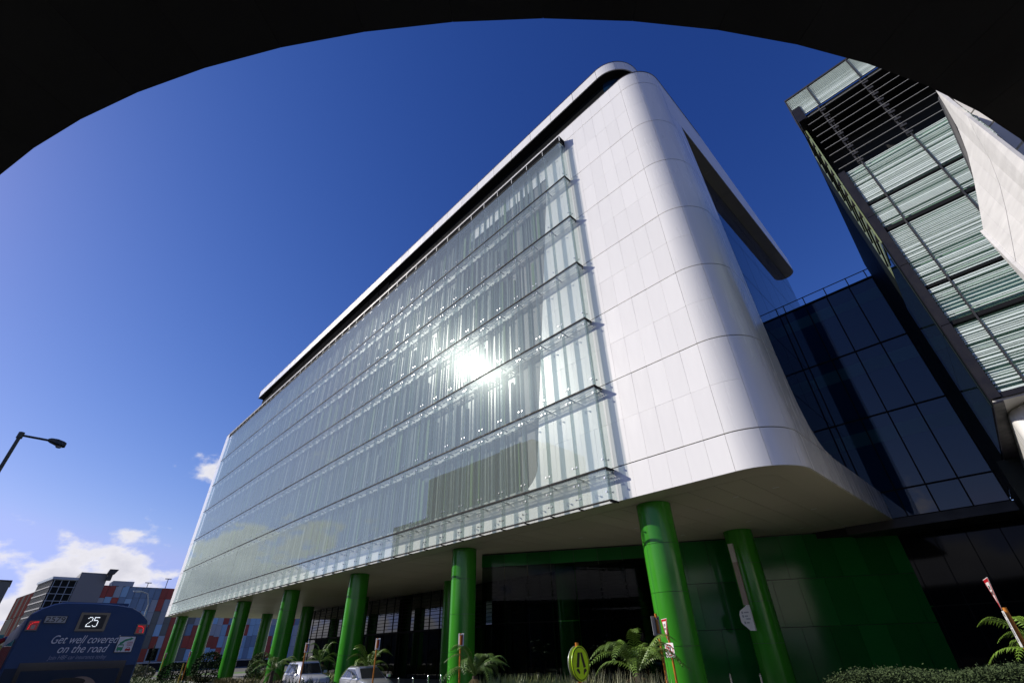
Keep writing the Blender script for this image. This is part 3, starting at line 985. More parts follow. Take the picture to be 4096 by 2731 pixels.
# green glass behind, in storey-high sheets
items = []
xg = [XL, 1.9, 3.5, 5.1, 6.7, 8.3, XR]
zg = [7.25, 9.72, 11.15, 13.85, 15.2, 17.15]
for x0, x1 in zip(xg[:-1], xg[1:]):
    for z0, z1 in zip(zg[:-1], zg[1:]):
        items.append((MB().box(x0 + 0.02, x1 - 0.02, YT + 0.15, YT + 0.19, z0 + 0.04, z1 - 0.04).mesh('green_glass', GREENBACK), T(0, 0, 0)))
pieces('green_glass', LT, items)
mb = MB()
for b, t in bands:
    mb.box(XL, XR, YT - 0.01, YT + 0.14, b - t, b + t)
put('floor_band', mb.mesh('floor_band', BLACK), LT)
for x in xg[1:-1]:
    me = MB().box(x - 0.024, x + 0.024, YT - 0.035, YT - 0.002, 7.25, 17.2).box(x - 0.022, x + 0.022, YT - 0.05, YT - 0.002, 21.25, 22.8).mesh('louvre_mullion', DGREY)
    put('louvre_mullion', me, LT)
    # lattice hanger across the open plant level
    mb = MB()
    mb.bar((x - 0.07, YT + 0.05, 17.2), (x - 0.07, YT + 0.05, 21.3), 0.05, 0.05, up=(0, 1, 0))
    mb.bar((x + 0.07, YT + 0.45, 17.2), (x + 0.07, YT + 0.45, 21.3), 0.05, 0.05, up=(0, 1, 0))
    for k in range(9):
        zz = 17.3 + k * 0.45
        mb.bar((x - 0.07, YT + 0.05, zz), (x + 0.07, YT + 0.45, zz + 0.22), 0.04, 0.04)
        mb.box(x - 0.1, x + 0.1, YT - 0.02, YT + 0.1, zz - 0.04, zz + 0.04)
    put('lattice_hanger', mb.mesh('lattice_hanger', DGREY), LT)
items = []
for k in range(9):
    zz = 17.45 + k * 0.45
    items.append((MB().bar((1.2, YT, zz), (XR, YT, zz), 0.02, 0.02).mesh('plant_rod', mat('rod_grey', (0.28, 0.28, 0.27), 0.5) if 'rod_grey' not in MATS else MATS['rod_grey']), T(0, 0, 0)))
pieces('plant_rod', LT, items)
put('plant_back', MB().box(1.1, XR, 20.0, 20.2, 17.0, 21.3).box(1.0, XR, YT + 0.1, 20.2, 21.12, 21.33).box(1.1, XR, YT + 0.4, 20.2, 17.0, 17.15).mesh('plant_back', VOID), LT)
put('crown_frame', MB().box(0.96, XR, YT - 0.02, YT + 0.08, 22.8, 22.88).box(0.96, 1.01, YT, YT + 1.6, 21.9, 22.86).mesh('crown_frame', DGREY), LT)
# metal corner fin in four pieces, and the block at the crown
for z0, z1 in ((7.22, 9.7), (9.72, 12.2), (12.22, 14.6), (14.62, 17.2)):
    put('corner_fin', MB().box(1.08, 1.31, YT - 0.06, YT + 0.5, z0, z1).mesh('corner_fin', FIN), LT)
put('corner_block', MB().box(0.98, 1.3, YT - 0.05, YT + 0.5, 21.05, 21.95).mesh('corner_block', FIN), LT)
SIDEDK = mat('dark_side_cladding', (0.006, 0.009, 0.009), 0.55, spec=0.12)
OLIVE = mat('olive_side_glass', (0.22, 0.27, 0.14), 0.3, var=0.15, scale=1.5)
# glass side wall running back to the bridge
sd = Vector((0.53 - 1.06, 32.5 - 17.7, 0)).normalized()
items = []
S0 = Vector((1.06, 17.7, 0))
ln = 14.8
sc_ = [0.55, 3.4, 6.2, 9.0, 11.9, ln]
zz_ = [7.2, 9.72, 13.85, 17.2, 22.3]
for s0, s1 in zip(sc_[:-1], sc_[1:]):
    for z0, z1 in zip(zz_[:-1], zz_[1:]):
        me = MB().prism([(s0 + 0.012, z0 + 0.012), (s1 - 0.012, z0 + 0.012), (s1 - 0.012, z1 - 0.012), (s0 + 0.012, z1 - 0.012)], S0, sd, (0, 0, 1), 0.04).mesh('side_glass', OLIVE if (s0 < 1 and z0 > 13) else (SIDEDK if (s0 > 6 or z0 > 13) else TOWERG))
        items.append((me, T(0, 0, 0)))
pieces('side_glass', LT, items)
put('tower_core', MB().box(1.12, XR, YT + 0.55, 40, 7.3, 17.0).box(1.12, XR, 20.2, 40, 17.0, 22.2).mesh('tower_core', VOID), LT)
# bracketed green glass screen high on the side edge
items = []
for k in range(12):
    z0 = 14.0 + k * 0.66
    items.append((MB().prism([(0.93, z0), (1.06, z0), (1.06, z0 + 0.45)], (0, YT + 0.75, 0), (1, 0, 0), (0, 0, 1), 0.06).bar((0.97, YT + 0.7, z0), (0.93, YT + 2.6, z0), 0.05, 0.05).mesh('screen_bracket', BLACK), T(0, 0, 0)))
pieces('screen_bracket', LT, items)
# underside: cream soffit, dark return post, rounded white volume
put('tower_soffit', MB().box(1.1, XR, YT + 0.05, 32, 7.14, 7.2).mesh('tower_soffit', CREAM), LT)
put('bottom_trim', MB().box(1.3, XR, YT - 0.03, YT + 0.12, 7.2, 7.34).mesh('bottom_trim', FIN), LT)
put('edge_strip', MB().prism([(1.08, YT), (1.30, YT), (1.26, 28.5), (0.75, 32.4), (0.55, 32.4)], (0, 0, 7.08), (1, 0, 0), (0, 1, 0), 0.055).mesh('edge_strip', FIN), LT)
mb = MB()
plan = [(8.0, 18.2)] + [(2.25 - 0.97 * math.sin(math.radians(9 * i)), 19.17 - 0.97 * math.cos(math.radians(9 * i))) for i in range(11)] + [(1.28, 24.0), (8.0, 24.0)]
mb.prism(plan, (0, 0, 3.0), (1, 0, 0), (0, 1, 0), 4.12)
put('rounded_bulkhead', mb.mesh('rounded_bulkhead', WHITE, smooth=True), LT)
put('under_wall', MB().box(0.62, 1.2, 24.2, 33.0, G, 7.07).box(1.3, XR, 23.0, 23.2, G, 7.07).mesh('under_wall', SIDEDK), LT)

# ================================================================== WHITE SHELL ROOF (right edge)
SR = thing('shell_roof', 'white faceted shell roof sweeping down at the right edge of view', 'roof', (3, 11, 5))
EL = [(3.26, 12.0, 13.15), (3.18, 12.0, 12.55), (3.06, 12.0, 11.75), (2.88, 12.0, 10.96), (2.66, 12.0, 10.24), (2.42, 12.0, 9.52), (2.23, 12.0, 8.96), (2.24, 12.0, 7.65)]
ER = [(2.72, 9.5, 8.0), (2.55, 9.5, 7.41), (2.47, 9.5, 6.97), (2.35, 9.5, 6.53), (2.21, 9.5, 6.11), (2.05, 9.5, 5.69), (1.92, 9.5, 5.35), (1.92, 9.5, 4.62)]
SHELL = mat('shell_white', (0.56, 0.55, 0.53), 0.5, var=0.10, scale=1.6, objvar=0.05, stretch=(1, 1, 5), spec=0.2)
for i in range(7):
    a, b = Vector(EL[i]), Vector(EL[i + 1])
    c, d = Vector(ER[i + 1]), Vector(ER[i])
    for u0, u1 in ((0.0, 0.42), (0.425, 1.0)):
        q = [a.lerp(d, u0), b.lerp(c, u0), b.lerp(c, u1), a.lerp(d, u1)]
        bow = Vector((-0.05, -0.06, 0.0))
        q = [p + bow * math.sin(math.pi * (u0 if k < 2 else u1)) * 0.4 for k, p in enumerate(q)]
        cen = sum(q, Vector()) / 4
        q = [p.lerp(cen, 0.006) for p in q]
        n = (q[1] - q[0]).cross(q[3] - q[0]).normalized()
        if n.y > 0:
            n = -n
        vs = q + [p - n * 0.06 for p in q]
        put('shell_panel', MB().add(vs, [(0, 1, 2, 3), (7, 6, 5, 4), (0, 4, 5, 1), (1, 5, 6, 2), (2, 6, 7, 3), (3, 7, 4, 0)]).mesh('shell_panel', SHELL), SR)
FA = [(3.08, 11, 11.71), (3.11, 11, 11.08), (3.15, 11, 10.53), (3.15, 11, 9.69), (3.13, 11, 8.65)]
FB = [(3.55, 10.9, 12.0), (3.57, 10.9, 11.37), (3.6, 10.9, 10.8), (3.58, 10.9, 9.95), (3.55, 10.9, 8.9)]
for i in range(4):
    a, b, c, d = Vector(FA[i]), Vector(FA[i + 1]), Vector(FB[i + 1]), Vector(FB[i])
    a, b, c, d = a.lerp(b, 0.03), a.lerp(b, 0.97), d.lerp(c, 0.97), d.lerp(c, 0.03)
    off = Vector((0.03, 0.12, 0))
    put('edge_fascia', MB().add([a, b, c, d, a + off, b + off, c + off, d + off], [(0, 1, 2, 3), (7, 6, 5, 4), (0, 4, 5, 1), (1, 5, 6, 2), (2, 6, 7, 3), (3, 7, 4, 0)]).mesh('edge_fascia', CREAM), SR)
put('shell_rib', MB().tube((3.3, 12.15, 13.0), (2.3, 12.15, 8.0), 0.08, 8).tube((2.4, 12.0, 8.9), (2.3, 12.0, G), 0.12, 10).mesh('shell_rib', DGREY), SR)

# ================================================================== OVERHEAD CANOPY
OC = thing('overhead_canopy', 'dark curved canopy edge sweeping over the whole top of view', 'canopy', (0, 0, 6))
HC = (-9.44, 9.473)
RI = 11.777
steps = 46
a_start, dst = -64.85 - 3.55 * 4, 3.55
steps = 18
stations = []          # (inner point, outward normal)
for i in range(steps + 1):
    t = math.radians(a_start + dst * i)
    nrm = Vector((math.cos(t), math.sin(t), 0))
    stations.append((Vector((HC[0], HC[1], 0)) + nrm * RI, nrm))
n0, n1 = stations[0][1], stations[-1][1]
for k in range(1, 10):
    stations.insert(0, (stations[0][0] - Vector((-n0.y, n0.x, 0)) * 1.5, n0))
    stations.append((stations[-1][0] + Vector((-n1.y, n1.x, 0)) * 1.5, n1))
rad = [0.0, 1.6, 4.4, 9.0]
for (pa, na), (pb_, nb) in zip(stations[:-1], stations[1:]):
    for j in range(3):
        r0, r1 = rad[j] + (0.004 if j else 0), rad[j + 1] - 0.004
        q = [pa + na * r0, pa + na * r1, pb_ + nb * r1, pb_ + nb * r0]
        cen = sum(q, Vector()) / 4
        q = [p_ + (cen - p_).normalized() * 0.003 for p_ in q]
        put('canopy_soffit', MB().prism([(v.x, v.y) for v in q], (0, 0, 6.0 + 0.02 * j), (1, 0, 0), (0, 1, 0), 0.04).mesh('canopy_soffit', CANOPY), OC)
mb = MB()
rings = []
for p_, nv in stations:
    rings.append([tuple(p_ + nv * r + Vector((0, 0, z))) for r, z in ((0.004, 6.042), (0.02, 6.082), (8.98, 6.082), (8.9, 6.6), (0.5, 6.5), (0.004, 6.25))])
mb.loft(rings)
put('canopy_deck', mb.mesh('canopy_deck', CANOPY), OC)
for a in (-96, -62, -30):
    t = math.radians(a)
    x, y = HC[0] + (RI + 7.5) * math.cos(t), HC[1] + (RI + 7.5) * math.sin(t)
    put('canopy_post', MB().tube((x, y, G), (x, y, 6.05), 0.22, 16).mesh('canopy_post', CANOPY, smooth=True), OC)

# ================================================================== CAR PARK AND FAR BUILDINGS
CP = thing('car_park_building', 'multi-storey car park clad in red, blue and grey upright panels', 'building', (-118, 26, G))
XC = -178.0
zr = [1.5, 4.36, 7.3, 10.17, 13.19, 16.29, 19.08]
mats = {'r': RED, 'l': LBLUE, 'm': MBLUE, 'g': GBLUE, 'd': DGP}
pm = {}
items = []
last = {}
for j in range(44):
    y0 = 16.9 + j * 1.55
    sh = (-0.18, 0.12, 0.0, 0.15)[j % 4]
    for i in range(6):
        z0, z1 = zr[i] + (0 if i == 0 else sh), zr[i + 1] + (sh if i < 5 else 0)
        k = rnd.choice('rrrlllmmmgggdd')
        if i and rnd.random() < 0.3:
            k = last[i - 1]
        last[i] = k
        key = (k, round(z1 - z0, 2))
        if key not in pm:
            pm[key] = MB().prism([(-0.73, 0), (0.73, 0), (0.73, z1 - z0 - 0.05), (-0.73, z1 - z0 - 0.05)], (0, 0, 0), (0.12, 1, 0), (0, 0, 1), 0.08).mesh('cladding_panel', mats[k])
        items.append((pm[key], T(XC, y0 + 0.77, z0)))
pieces('cladding_panel', CP, items)
put('car_park_deck', MB().box(-240, XC - 0.25, 16.9, 90, 1.4, 18.8).mesh('car_park_deck', DARKJ), CP)
put('podium_wall', MB().box(-240, XC + 0.1, 16.9, 90, G, 0.95).mesh('podium_wall', BLACK), CP)
put('podium_coping', MB().box(XC - 0.1, XC + 0.3, 16.9, 90, 1.1, 1.42).mesh('podium_coping', KERBM), CP)
put('roof_plant_box', MB().box(-185, XC - 0.8, 18.9, 23.8, 18.8, 20.35).mesh('roof_plant_box', GBLUE), CP)
put('roof_edge', MB().box(-183, XC + 0.05, 16.9, 86, 18.85, 19.05).mesh('roof_edge', DGP), CP)

def roof_mast(y, h, label):
    o = MB().tube((XC - 4, y, 18.8), (XC - 4, y, 18.8 + h), 0.1, 6).bar((XC - 4, y - 0.8, 18.8 + h), (XC - 4, y + 0.8, 18.8 + h), 0.4, 0.18)
    return tag(build(o, 'roof_lamp', DGREY), label, 'lamp', 'lamps on the car park roof')
roof_mast(27.6, 1.8, 'short double-headed lamp on the car park roof')
roof_mast(32.2, 3.1, 'taller lamp at the right of the car park roof')

CB = thing('stair_core', 'plain grey concrete box rising beside the coloured car park', 'building', (-180, 14.2, G))
put('core_wall', MB().box(-188, XC + 0.5, 11.3, 17.2, G, 21.8).mesh('core_wall', CONC), CB)
put('wall_flue', MB().box(XC + 0.5, XC + 1.8, 16.9, 18.0, 20.1, 21.6).prism([(16.6, 21.6), (18.3, 21.6), (18.9, 22.8), (16.9, 22.8)], (XC + 0.3, 0, 0), (0, 1, 0), (0, 0, 1), 1.7).mesh('wall_flue', DGREY), CB)

GB = thing('gridded_glass_building', 'glass corner building with white square grid frame', 'building', (-184, 8, G))
put('glass_body', MB().prism([(XC, 6.35), (XC, 11.28), (-187, 11.28), (-193.5, 4.3)], (0, 0, G), (1, 0, 0), (0, 1, 0), 20.3).mesh('glass_body', SIDEDK), GB)
put('roof_cap', MB().prism([(XC + 0.5, 6.05), (XC + 0.5, 11.28), (-187, 11.28), (-194, 3.9)], (0, 0, 19.86), (1, 0, 0), (0, 1, 0), 0.6).mesh('roof_cap', GBLUE), GB)
gd = Vector((-15.5, -2.05, 0)).normalized()
p0 = Vector((XC, 6.35, 0))
out_n = Vector((0.13, -0.99, 0))
mb = MB()
for k in range(9):
    q = p0 + gd * (0.15 + k * 1.86) + out_n * 0.12
    mb.bar(q + Vector((0, 0, G)), q + Vector((0, 0, 19.8)), 0.16, 0.05, up=(0, 1, 0))
for k in range(13):
    z = 0.6 + k * 1.6
    mb.bar(p0 + out_n * 0.14 + Vector((0, 0, z)), p0 + gd * 15.4 + out_n * 0.14 + Vector((0, 0, z)), 0.06, 0.3)
put('white_grid_frame', mb.mesh('white_grid_frame', mat('grid_grey', (0.38, 0.38, 0.38), 0.8, spec=0.05)), GB)
mb = MB()
for k in range(4):
    mb.box(XC, XC + 0.12, 6.6 + k * 1.47, 6.75 + k * 1.47, G, 19.8)
for k in range(13):
    z = 0.6 + k * 1.6
    mb.box(XC, XC + 0.14, 6.35, 11.28, z - 0.07, z + 0.07)
put('dark_window_grid', mb.mesh('dark_window_grid', GBLUE), GB)

RB = thing('red_striped_building', 'low building with dark red and grey upright strips', 'building', (-204, 2, G))
r0 = Vector((-194.1, 4.2, 0))
REDK = mat('deep_red_strip', (0.055, 0.004, 0.005), 0.9, spec=0.03)
GRYK = mat('dull_grey_strip', (0.06, 0.065, 0.065), 0.9, spec=0.03)
items = []
for k in range(16):
    q0, q1 = r0 + gd * (0.05 + k * 1.33), r0 + gd * (1.2 + k * 1.33)
    for z0, z1 in ((2.1, 7.2), (7.3, 12.5), (12.6, 18.1)):
        mt = rnd.choice((REDK, GRYK, GRYK) if k % 2 else (REDK, REDK, GRYK))
        items.append((MB().prism([(0, z0), ((q1 - q0).length, z0), ((q1 - q0).length, z1), (0, z1)], q0, (q1 - q0).normalized(), (0, 0, 1), 0.18).mesh('strip_panel', mt), T(0, 0, 0)))
pieces('strip_panel', RB, items)
rb1 = r0 + gd * 22
put('strip_body', MB().prism([(r0.x, r0.y + 0.3), (rb1.x, rb1.y + 0.3), (rb1.x, rb1.y + 6), (r0.x, r0.y + 6)], (0, 0, G), (1, 0, 0), (0, 1, 0), 18.8).mesh('strip_body', DARKJ), RB)
GW = thing('grey_gable_building', 'plain grey rendered building at the far left edge', 'building', (-64, -2.5, G))
put('gable_wall', MB().box(-67, -62, -4.6, -0.46, G, 7.75).mesh('gable_wall', CONC), GW)
put('gable_coping', MB().box(-67.06, -61.94, -4.66, -0.4, 7.75, 7.84).mesh('gable_coping', DGREY), GW)

for (xa, xb, hh, lb) in ((-190, -92.3, 6.2, 'long low dark block across the street, mirrored in the far lobby glass'), (-48.6, 30, 6.6, 'low dark block across the street, mirrored in the near lobby glass')):
    o = thing('opposite_terrace', lb, 'building', ((xa + xb) / 2, -26, G), 'low blocks across the street')
    put('terrace_wall', MB().box(xa, xb, -30, -22, G, hh).mesh('terrace_wall', OPPB), o)
    put('terrace_roof', MB().box(xa, xb, -30.2, -21.7, hh, hh + 0.25).mesh('terrace_roof', DGREY), o)
OB = thing('opposite_block', 'dark stepped block across the street, seen only mirrored in the glass', 'building', (-60, -24, G))
put('block_wall', MB().box(-80, -50, -34, -20, G, 31).box(-92, -80.02, -34, -20, G, 24).mesh('block_wall', OPPB), OB)
put('block_cap', MB().box(-80.1, -49.9, -34, -19.9, 31, 31.4).mesh('block_cap', DGREY), OB)
items = []
for i in range(15):
    for k in range(8):
        x, zz = -79 + i * 1.9, 1.0 + k * 3.4
        items.append((MB().box(x, x + 1.0, -19.99, -19.93, zz, zz + 1.9).mesh('block_window', INNERW), T(0, 0, 0)))
pieces('block_window', OB, items)

# ================================================================== BUS
BUS = thing('city_bus', 'blue city bus seen from behind, route 25 on its display', 'bus', (-23, 1.7, G))
XBk = -17.1
prof = [(0.46, -0.12), (0.46, 1.4), (0.465, 2.1), (0.49, 2.62), (0.52, 2.80), (0.67, 2.92), (0.86, 3.015), (1.05, 3.05), (1.6, 3.055), (2.1, 3.03), (2.46, 2.98), (2.69, 2.87), (2.90, 2.70), (2.97, 2.5), (2.985, 2.0), (2.99, 1.4), (2.99, -0.12)]
rings = []
for x, k in ((XBk, 0.985), (XBk - 0.06, 1.0), (XBk - 11.8, 1.0), (XBk - 11.95, 0.97)):
    cy0, cz0 = 1.725, 1.5
    rings.append([(x, cy0 + (y - cy0) * k, cz0 + (z - cz0) * k) for y, z in prof])
put('bus_body', MB().loft(rings).mesh('bus_body', BUSB, smooth=True), BUS)
def bq(name, y0, y1, z0, z1, off, material, parent=BUS, th=0.012):
    return put(name, MB().box(XBk + off, XBk + off + th, y0, y1, z0, z1).mesh(name, material), parent)
bq('lower_panel', 0.5, 2.95, -0.1, 1.72, 0.002, BUSB2)
rw = bq('rear_window', 0.72, 2.74, 0.75, 1.82, 0.015, BUSW)
bq('window_picture', 0.80, 2.66, 0.78, 1.66, 0.028, BUSB2, rw, 0.004)
def disc(name, cy_, cz_, ry, rz, off, material, parent, n=24, th=0.004):
    poly = [(cy_ + ry * math.cos(2 * math.pi * i / n), cz_ + rz * math.sin(2 * math.pi * i / n)) for i in range(n)]
    return put(name, MB().prism(poly, (XBk + off, 0, 0), (0, 1, 0), (0, 0, 1), th).mesh(name, material), parent)
disc('poster_face', 1.95, 1.25, 0.36, 0.27, 0.033, TAN, rw)
disc('poster_cap', 1.72, 1.42, 0.34, 0.085, 0.038, BUSW, rw)
dsp = bq('route_display', 1.44, 2.03, 2.44, 2.84, 0.012, BUSW)
bq('display_screen', 1.50, 1.97, 2.49, 2.79, 0.025, SIGNK, dsp, 0.004)
# LED digits 2 and 5 built dot by dot
FONT = {'2': ['01110', '10001', '00001', '00001', '00010', '00100', '01000', '10000', '10000', '11111'],
        '5': ['11111', '10000', '10000', '11110', '00001', '00001', '00001', '00001', '10001', '01110']}
mb = MB()
for ci, ch in enumerate('25'):
    for r, line in enumerate(FONT[ch]):
        for c, bit in enumerate(line):
            if bit == '1':
                y = 1.625 + ci * 0.125 + c * 0.021
                z = 2.735 - r * 0.0215
                mb.box(XBk + 0.03, XBk + 0.036, y - 0.0085, y + 0.0085, z - 0.0085, z + 0.0085)
o = put('route_number', mb.mesh('route_number', LEDW), dsp)
fn = bq('fleet_number_plate', 0.79, 1.21, 2.60, 2.76, 0.012, SIGNK)
bq('plate_face', 0.805, 1.195, 2.612, 2.748, 0.025, BUSSIL, fn, 0.003)
text('lettering', '2579', 0.155, (XBk + 0.032, 1.0, 2.628), (0, 1, 0), (0, 0, 1), SIGNK, fn, width=0.35)
text('slogan_lettering', 'Get well covered', 0.24, (XBk + 0.016, 1.73, 2.19), (0, 1, 0), (0, 0, 1), BUSTXT, BUS, shear=0.35, width=1.32)
text('slogan_lettering', 'on the road', 0.24, (XBk + 0.016, 1.75, 2.0), (0, 1, 0), (0, 0, 1), BUSTXT, BUS, shear=0.35, width=0.97)
text('small_lettering', 'Join HBF car insurance today', 0.115, (XBk + 0.016, 1.73, 1.87), (0, 1, 0), (0, 0, 1), BUSTXT2, BUS, shear=0.2, width=1.12)
st = bq('give_way_sticker', 2.40, 2.77, 1.98, 2.335, 0.012, SIGNK)
bq('sticker_face', 2.413, 2.757, 1.993, 2.322, 0.025, SIGNW, st, 0.002)
def flat(name, poly, material, parent, off=0.029):
    return put(name, MB().prism(poly, (XBk + off, 0, 0), (0, 1, 0), (0, 0, 1), 0.002).mesh(name, material), parent)
flat('sticker_arrow', [(2.46, 2.16), (2.52, 2.17), (2.56, 2.22), (2.66, 2.25), (2.655, 2.235), (2.72, 2.285), (2.65, 2.31), (2.655, 2.29), (2.55, 2.265), (2.49, 2.215), (2.46, 2.2)], STICKG, st)
flat('sticker_bus', [(2.435, 2.03), (2.455, 2.03), (2.455, 2.01), (2.475, 2.01), (2.475, 2.03), (2.525, 2.03), (2.525, 2.01), (2.545, 2.01), (2.545, 2.03), (2.56, 2.03), (2.56, 2.15), (2.545, 2.16), (2.45, 2.16), (2.435, 2.15)], STICKG, st)
flat('sticker_bus_window', [(2.45, 2.10), (2.545, 2.10), (2.545, 2.135), (2.45, 2.135)], SIGNW, st, 0.032)
flat('sticker_car', [(2.62, 2.02), (2.635, 2.02), (2.635, 2.01), (2.65, 2.01), (2.65, 2.02), (2.70, 2.02), (2.70, 2.01), (2.715, 2.01), (2.715, 2.02), (2.73, 2.02), (2.735, 2.055), (2.715, 2.065), (2.70, 2.095), (2.65, 2.095), (2.635, 2.065), (2.615, 2.055)], SIGNR, st)
flat('sticker_car_window', [(2.648, 2.065), (2.702, 2.065), (2.694, 2.086), (2.656, 2.086)], SIGNW, st, 0.032)
text('sticker_lettering', 'GIVE', 0.055, (XBk + 0.031, 2.675, 2.175), (0, 1, 0), (0, 0, 1), SIGNR, st, width=0.12)
text('sticker_lettering', 'WAY', 0.055, (XBk + 0.031, 2.675, 2.12), (0, 1, 0), (0, 0, 1), SIGNR, st, width=0.115)
for sgn, yc, zc in ((-1, 0.635, 2.56), (1, 2.80, 2.49)):
    hs = put('tail_light', MB().prism([(yc - 0.11 , zc - 0.115), (yc + 0.11, zc - 0.115), (yc + 0.11, zc + 0.115), (yc - 0.11, zc + 0.115 - (0.03 if sgn < 0 else 0))], (XBk + 0.0, 0, 0), (0, 1, 0), (0, 0, 1), 0.02).mesh('tail_light', BUSW), BUS)
    put('red_lens', MB().prism([(yc - 0.085, zc - 0.09), (yc + 0.085, zc - 0.09), (yc + 0.085, zc + 0.085), (yc - 0.085, zc + 0.085)], (XBk + 0.021, 0, 0), (0, 1, 0), (0, 0, 1), 0.006).mesh('red_lens', LAMPR), hs)
    put('clear_lens', MB().prism([(yc - 0.025, zc - 0.075), (yc + 0.045, zc - 0.075), (yc + 0.045, zc + 0.0), (yc - 0.025, zc + 0.0)], (XBk + 0.028, 0, 0), (0, 1, 0), (0, 0, 1), 0.004).mesh('clear_lens', LAMPC), hs)
    mb = MB()
    pts = [(-0.065, -0.075), (-0.063, -0.045), (-0.060, -0.015), (-0.05, 0.015), (-0.03, 0.04), (-0.005, 0.055), (0.02, 0.062), (0.045, 0.065), (0.07, 0.067)]
    for (dy, dz) in pts:
        dy = dy if sgn < 0 else -dy
        mb.box(XBk + 0.03, XBk + 0.037, yc + dy - 0.007, yc + dy + 0.007, zc + dz - 0.007, zc + dz + 0.007)
    put('led_row', mb.mesh('led_row', LEDR), hs)
put('roof_ridge', MB().box(XBk - 11, XBk - 0.4, 1.0, 2.4, 3.03, 3.09).mesh('roof_ridge', BUSB), BUS)
for i in range(7):
    put('side_window', MB().box(XBk - 1.9 - i * 1.4, XBk - 0.6 - i * 1.4, 0.452, 0.458, 1.15, 2.3).mesh('side_window', BUSW), BUS)
for x in (XBk - 3.0, XBk - 9.3):
    for y in (0.6, 2.85):
        wh = put('wheel', MB().tube((x, y - 0.14, G + 0.5), (x, y + 0.14, G + 0.5), 0.5, 24).mesh('wheel', TYRE, smooth=True), BUS)
        put('rim', MB().tube((x, y - 0.15, G + 0.5), (x, y + 0.15, G + 0.5), 0.29, 18).mesh('rim', GRATE, smooth=True), wh)
put('bumper', MB().box(XBk + 0.0, XBk + 0.08, 0.5, 2.95, -0.12, 0.25).mesh('bumper', BUSW), BUS)

